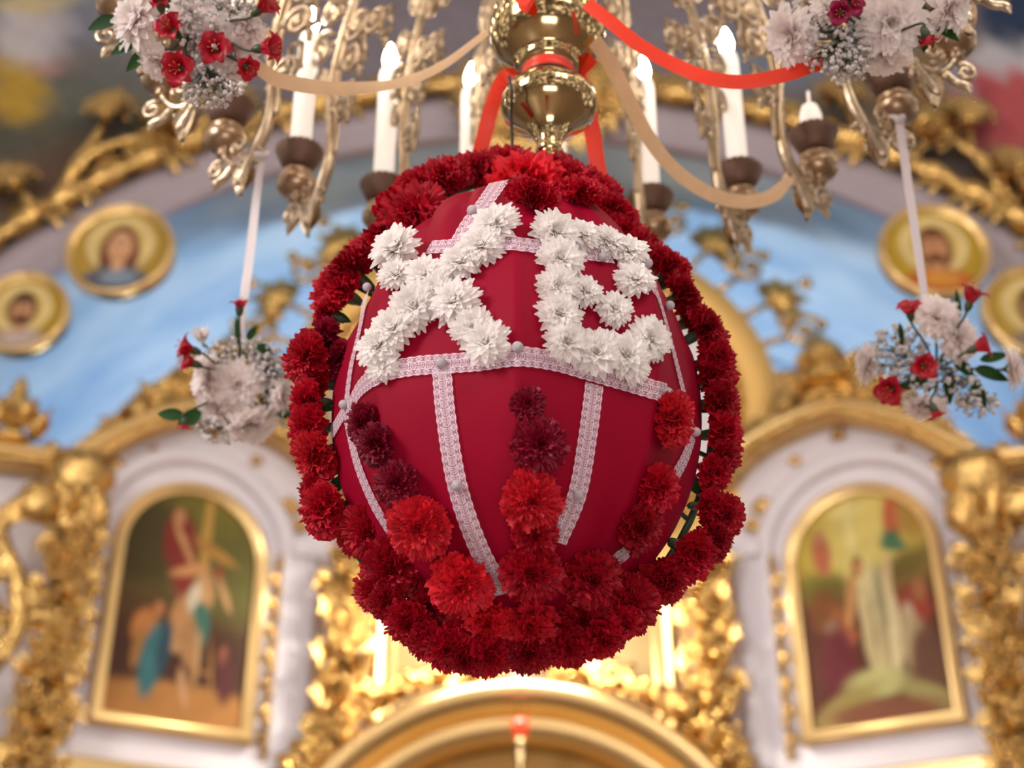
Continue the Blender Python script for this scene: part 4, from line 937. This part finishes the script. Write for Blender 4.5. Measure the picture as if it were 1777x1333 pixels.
def closed_mum(seed):
    r = random.Random(seed); mb = MB()
    for k in range(34):
        az = r.uniform(0, 6.28); e = r.uniform(.05, .45); L_ = r.uniform(.8, 1.25); d = Vector((math.sin(e)*math.cos(az), math.sin(e)*math.sin(az), math.cos(e)))
        mb.leaf(d*.1 - Vector((0, 0, .5)), d, (math.cos(az), math.sin(az), .1), L_, .13, -.35, 0, .3, 6)
    return mb.mesh('petals', PPET)
CLM = closed_mum(1)
brnd = random.Random(9)
def bouquet(cx, cy, depth, label, mumsl, als, clouds, leaves, ribbon=None):
    C0 = at_depth(cx, cy, depth); e = empty('flower_bouquet', Matrix.Translation(C0), label, 'bouquet')
    fw = Vector((0, ct, st))
    def P(x, y, dz=0): return at_depth(x, y, depth+dz) - C0
    k = depth/F
    for (x, y, r_, dx, dy, dz) in mumsl:
        p = P(x, y, dz*.03); ax = Vector((dx, 0, 0)) + Vector((0, -st, ct))*dy + fw*dz; ax.normalize()
        closed = abs(dz) < .01
        o = link('chrysanthemum', CLM if closed else brnd.choice(MPK), e, M=frame(p, ax, s=r_*k, spin=brnd.uniform(0, 6)))
        link('centre', cent_me, o) if not closed else None
        link('calyx', mcal_me, o)
        mb = MB(); mb.tube(crom([p-ax*r_*k*.4, p*.5+Vector((0, .0, 0)), Vector((0, 0, 0))], 5), .0022, 5); mb.build('stem', STEM, e)
    for (x, y, r_, dx, dy, dz, kd) in als:
        p = P(x, y, -.07); ax = (Vector((dx, 0, 0)) + Vector((0, -st, ct))*dy + fw*dz).normalized()
        link('alstroemeria', ALG if kd == 'g' else brnd.choice(ALM), e, M=frame(p, ax, s=r_*k, spin=brnd.uniform(0, 6)))
        mb = MB(); mb.tube(crom([p-ax*r_*k*.7, p-ax*r_*k*1.3, p*.4, Vector((0, 0, 0))], 5), .002, 5)
        mb.lathe([(.002, -.0), (.005, .004), (.007, .012), (.004, .02)], 8, frame(p-ax*r_*k*1.1, ax)); mb.build('stem', STEM, e)
    for (x, y, rx, ry, n, ddz) in clouds:
        mg, ms = MB(), MB(); c = P(x, y, ddz)
        hub = c*.3
        for i in range(n):
            a = brnd.uniform(0, 6.28); q = brnd.random()**.6
            p = P(x+rx*q*math.cos(a), y+ry*q*math.sin(a), ddz+brnd.uniform(-.04, .04)); s_ = brnd.uniform(.0020, .0042)*depth/2.0
            mg.ball(p, s_, 6, 5, (1, 1, .8))
            for q2 in range(3): mg.ball(p+Vector((brnd.uniform(-1, 1), brnd.uniform(-1, 1), brnd.uniform(-1, 1)))*s_*.7, s_*.6, 5, 4)
            if i % 2 == 0:
                m_ = p.lerp(c, .35)+Vector((brnd.uniform(-.01, .01), 0, brnd.uniform(-.01, .01))); ms.tube([p, m_, c.lerp(Vector((0, 0, 0)), .3)], .00055, 3, False)
        o = mg.build('babys_breath', GYPS, e); o['kind'] = 'stuff'; ms.build('twigs', STEM, o)
    for (x, y, dx, dy, L_, W_) in leaves:
        p = P(x, y, -.02); d = Vector((dx, 0, 0)) + Vector((0, -st, ct))*dy
        mb = MB(); mb.leaf(p, d, (.2, -1, -.3), L_*k, W_*k, .35, 0, .25, 10); mb.build('leaf', GREEN, e)
    return e
bq1 = bouquet(330, 60, 2.02, 'bouquet of white chrysanthemums and open red lilies beside the cream ribbon end',
    [(240,35,58,-.6,.2,-.8),(275,105,40,-.3,-.8,-.7),(405,95,50,.7,-.1,-.6),(370,55,40,.2,-.2,-1),(330,20,45,-.1,.4,-.8),(430,50,38,.8,.4,-.5)],
    [(308,118,40,-.1,-.2,-1,'r'),(372,82,38,.1,0,-1,'r'),(474,82,36,1,.05,-.25,'r'),(292,45,34,-.3,.3,-.9,'r'),(275,-5,30,0,.6,-.8,'r'),(430,118,28,.6,-.5,-.8,'r'),(465,5,34,.8,.5,-.3,'r')],
    [(370,145,52,48,170,-.03),(340,25,60,45,150,-.02),(400,30,55,40,130,0),(345,60,40,40,90,-.03),(390,60,70,60,120,.03)],
    [(205,32,-1,-.25,60,13),(240,72,-1,-.35,56,11),(262,85,-.8,-.6,60,12),(300,20,-.3,.8,50,10),(330,95,-.2,-1,40,9)])
bq2 = bouquet(1500, 50, 2.02, 'bouquet of drooping white chrysanthemums with magenta bloom at the red garland end',
    [(1375,62,58,-.8,-.35,-.45),(1545,40,68,.0,-.1,-.9),(1530,95,50,-.2,-.9,-.35),(1645,15,55,.5,-.3,-.6),(1440,15,40,-.2,.6,-.8)],
    [(1458,22,28,-.3,-.3,-1,'g'),(1480,5,30,.3,0,-1,'g'),(1612,72,26,.4,-1,-.1,'r')],
    [(1450,80,60,60,220,-.02),(1475,105,45,40,120,-.02),(1420,30,60,40,120,0)],
    [(1585,5,.5,-.8,85,17),(1615,40,1,-.45,62,12),(1590,30,-.3,-1,50,12),(1600,45,.2,-1,45,14)])
bq3 = bouquet(415, 655, 2.33, 'hanging bouquet with closed red buds on the plain white ribbon',
    [(413,668,46,.05,.05,-1),(362,655,46,-.8,.1,-.6),(375,705,42,-.5,-.6,-.7),(435,735,46,.3,-.8,-.7),(350,585,30,-.15,1,0),(490,690,36,.9,-.1,-.5)],
    [(416,525,22,.05,1,-.1,'r'),(318,600,30,-.9,.4,-.2,'r'),(322,625,28,-.7,.3,-.3,'r'),(320,742,18,0,-1,0,'r')],
    [(470,640,40,40,170,0),(395,740,60,30,120,0),(420,610,60,25,90,.0),(470,700,40,50,120,.02)],
    [(320,722,-1,.12,50,11),(350,715,-.6,-.3,50,14),(445,600,.7,-.3,32,9),(430,590,.5,.8,30,7),(478,715,1,.0,40,12),(415,600,-.1,1,55,5)])
bq4 = bouquet(1625, 640, 2.33, 'hanging bouquet with open red blooms on the lace ribbon below a round icon',
    [(1625,552,46,.1,.4,-.9),(1662,592,42,.4,.1,-.9),(1605,702,42,-.1,-1,-.4),(1508,632,40,-1,.1,-.05),(1755,640,42,1,.1,-.3)],
    [(1577,532,28,-.3,.8,-.5,'r'),(1690,505,34,.3,1,-.2,'r'),(1605,636,30,-.1,0,-1,'r'),(1543,678,34,-.5,-.2,-.8,'r'),(1710,598,30,.9,.4,-.3,'r'),(1625,722,22,.3,-1,-.2,'r')],
    [(1560,610,55,45,170,0),(1655,660,45,50,140,0),(1695,700,38,28,80,0),(1580,660,40,30,90,0)],
    [(1660,560,.1,1,60,7),(1690,640,.8,-.2,70,12),(1685,660,.6,-.9,60,12),(1650,620,.7,-.5,60,12),(1610,655,-.8,-.3,60,10),(1640,650,.3,-1,55,10),(1700,625,.9,.2,55,9),(1560,560,.2,-1,50,6)])

# ---------------------------------------------------------------- ribbons
def ribbon(name, pts, w, matl, label, cat='ribbon', parent=None, twist=None, face=None):
    P = crom(pts, 10); n = len(P); mb = MB()
    for i, p in enumerate(P):
        t = (P[min(i+1, n-1)]-P[max(i-1, 0)]).normalized(); f = Vector(face) if face else TOCAM
        sd = t.cross(f).normalized(); a = (twist or (lambda s: 0))(i/(n-1)); sd = Quaternion(t, a) @ sd; nn = t.cross(sd)
        ww = w(i/(n-1)) if callable(w) else w
        for q in (-1, -.5, 0, .5, 1): mb.v.append(tuple(p + sd*(q*ww/2) + nn*(.04*ww*q*q)))
    mb.f = [(i*5+k, i*5+k+1, (i+1)*5+k+1, (i+1)*5+k) for i in range(n-1) for k in range(4)]; mb.mi = [0]*len(mb.f)
    o = mb.build(name, matl, parent)
    if label: tag(o, label, cat)
    return o
D = at_depth; pxw = lambda w, d: w/F*d
ribbon('red_ribbon', [D(1018,5,2.10), D(1060,38,2.08), D(1110,78,2.06), D(1170,112,2.04), D(1230,135,2.02), D(1290,142,2.02), D(1360,130,2.02), D(1432,106,2.03)], pxw(25, 2.05), REDR, 'bright red ribbon swagged from the brass shaft to the white bouquet')
ribbon('red_ribbon', [D(905,-20,2.12), D(912,5,2.09), D(922,12,2.09)], pxw(28, 2.1), REDR, 'short red ribbon end lying on top of the big brass bulb')
nk = MB(); nk.lathe([(.0395, 1.448), (.0385, 1.458), (.040, 1.470), (.0405, 1.470), (.0400, 1.458), (.0405, 1.448)], 40); nk.v = [(v[0], v[1], v[2]-1.458) for v in nk.v]
rn = empty('red_ribbon', Matrix.Translation((CX, CY, 1.458)), 'red ribbon wound round the brass neck with two long tails behind', 'ribbon'); nk.build('wrap', REDR, rn)
def rtail(pts, w): 
    o = ribbon('tail', [p-Vector((CX, CY, 1.458)) for p in pts], w, REDR, None, parent=rn); return o
rtail([D(893,118,2.20), D(872,140,2.26), D(855,180,2.24), D(842,230,2.24), D(826,290,2.24)], pxw(27, 2.24))
rtail([D(985,112,2.20), D(1005,135,2.26), D(1018,180,2.24), D(1028,230,2.24), D(1042,320,2.24)], pxw(28, 2.24))
rtail([D(1028,98,2.16), D(1010,118,2.18), D(990,140,2.2)], pxw(26, 2.2))
ribbon('cream_ribbon', [D(428,92,2.06), D(455,122,2.08), D(490,140,2.1), D(560,152,2.12), D(630,152,2.14), D(700,142,2.14), D(770,112,2.14), D(845,56,2.14)], lambda t: pxw(14+13*math.sin(PI*min(1, t*1.3+.05)) if t < .7 else 20-14*(t-.7)/.3*.6, 2.1), CREAM, 'cream satin ribbon sagging from the bouquet with open red lilies to the shaft')
ribbon('cream_ribbon', [D(1032,70,2.14), D(1062,115,2.18), D(1092,175,2.22), D(1130,245,2.28), D(1175,298,2.34), D(1230,335,2.38), D(1290,350,2.42), D(1340,340,2.44), D(1372,308,2.46)], lambda t: pxw(26 if t < .9 else 26-80*(t-.9), 2.3), CREAM, 'cream satin ribbon curving from the shaft down past the brass candle cups')
kx = D(455, 275, 2.44); bx = bq3.matrix_basis.translation
ribbon('white_ribbon', [kx, D(445,340,2.42), D(432,450,2.38), D(421,540,2.35), D(414,640,2.34)], lambda t: pxw(8+12*math.sin(PI*min(1, t*1.1)), 2.4), LACEW, 'plain white ribbon holding the hanging bouquet with closed buds', twist=lambda t: .5*math.sin(4*t))
ribbon('lace_ribbon', [D(1561,212,2.44), D(1570,280,2.42), D(1585,380,2.38), D(1600,480,2.35), D(1612,560,2.34)], lambda t: pxw(15, 2.4), LACEW, 'narrow white lace ribbon holding the hanging bouquet below the orange-robed saint', twist=lambda t: .3*math.sin(5*t))
for (x, y, lab) in ((455, 272, 'white ribbon knot tied to the chandelier arm above the bud bouquet'), (1561, 208, 'white ribbon knot tied to the chandelier arm above the lace ribbon')):
    e = empty('ribbon_knot', Matrix.Translation(D(x, y, 2.44)), lab, 'knot'); mb = MB(); mb.ball((0, 0, 0), .008, 10, 8, (1.2, 1, .9)); mb.leaf((0, 0, 0), (-.6, 0, .5), (0, -1, 0), .022, .006, .3); mb.leaf((0, 0, 0), (.5, 0, .7), (0, -1, 0), .02, .006, .3); mb.build('knot', LACEW, e)
mb = MB(); mb.tube(crom([D(883,132,2.06), D(888,160,2.05), D(887,200,2.06), D(889,245,2.06), D(888, 280, 2.05)], 6), .0022, 5); 
mb.lathe([(.0415, 1.446), (.0432, 1.448), (.0415, 1.450)], 40, Matrix.Translation((CX, CY, 0)))
tag(mb.build('black_wire', WIRE), 'thin black wire tied round the brass neck and running down to the egg', 'wire')
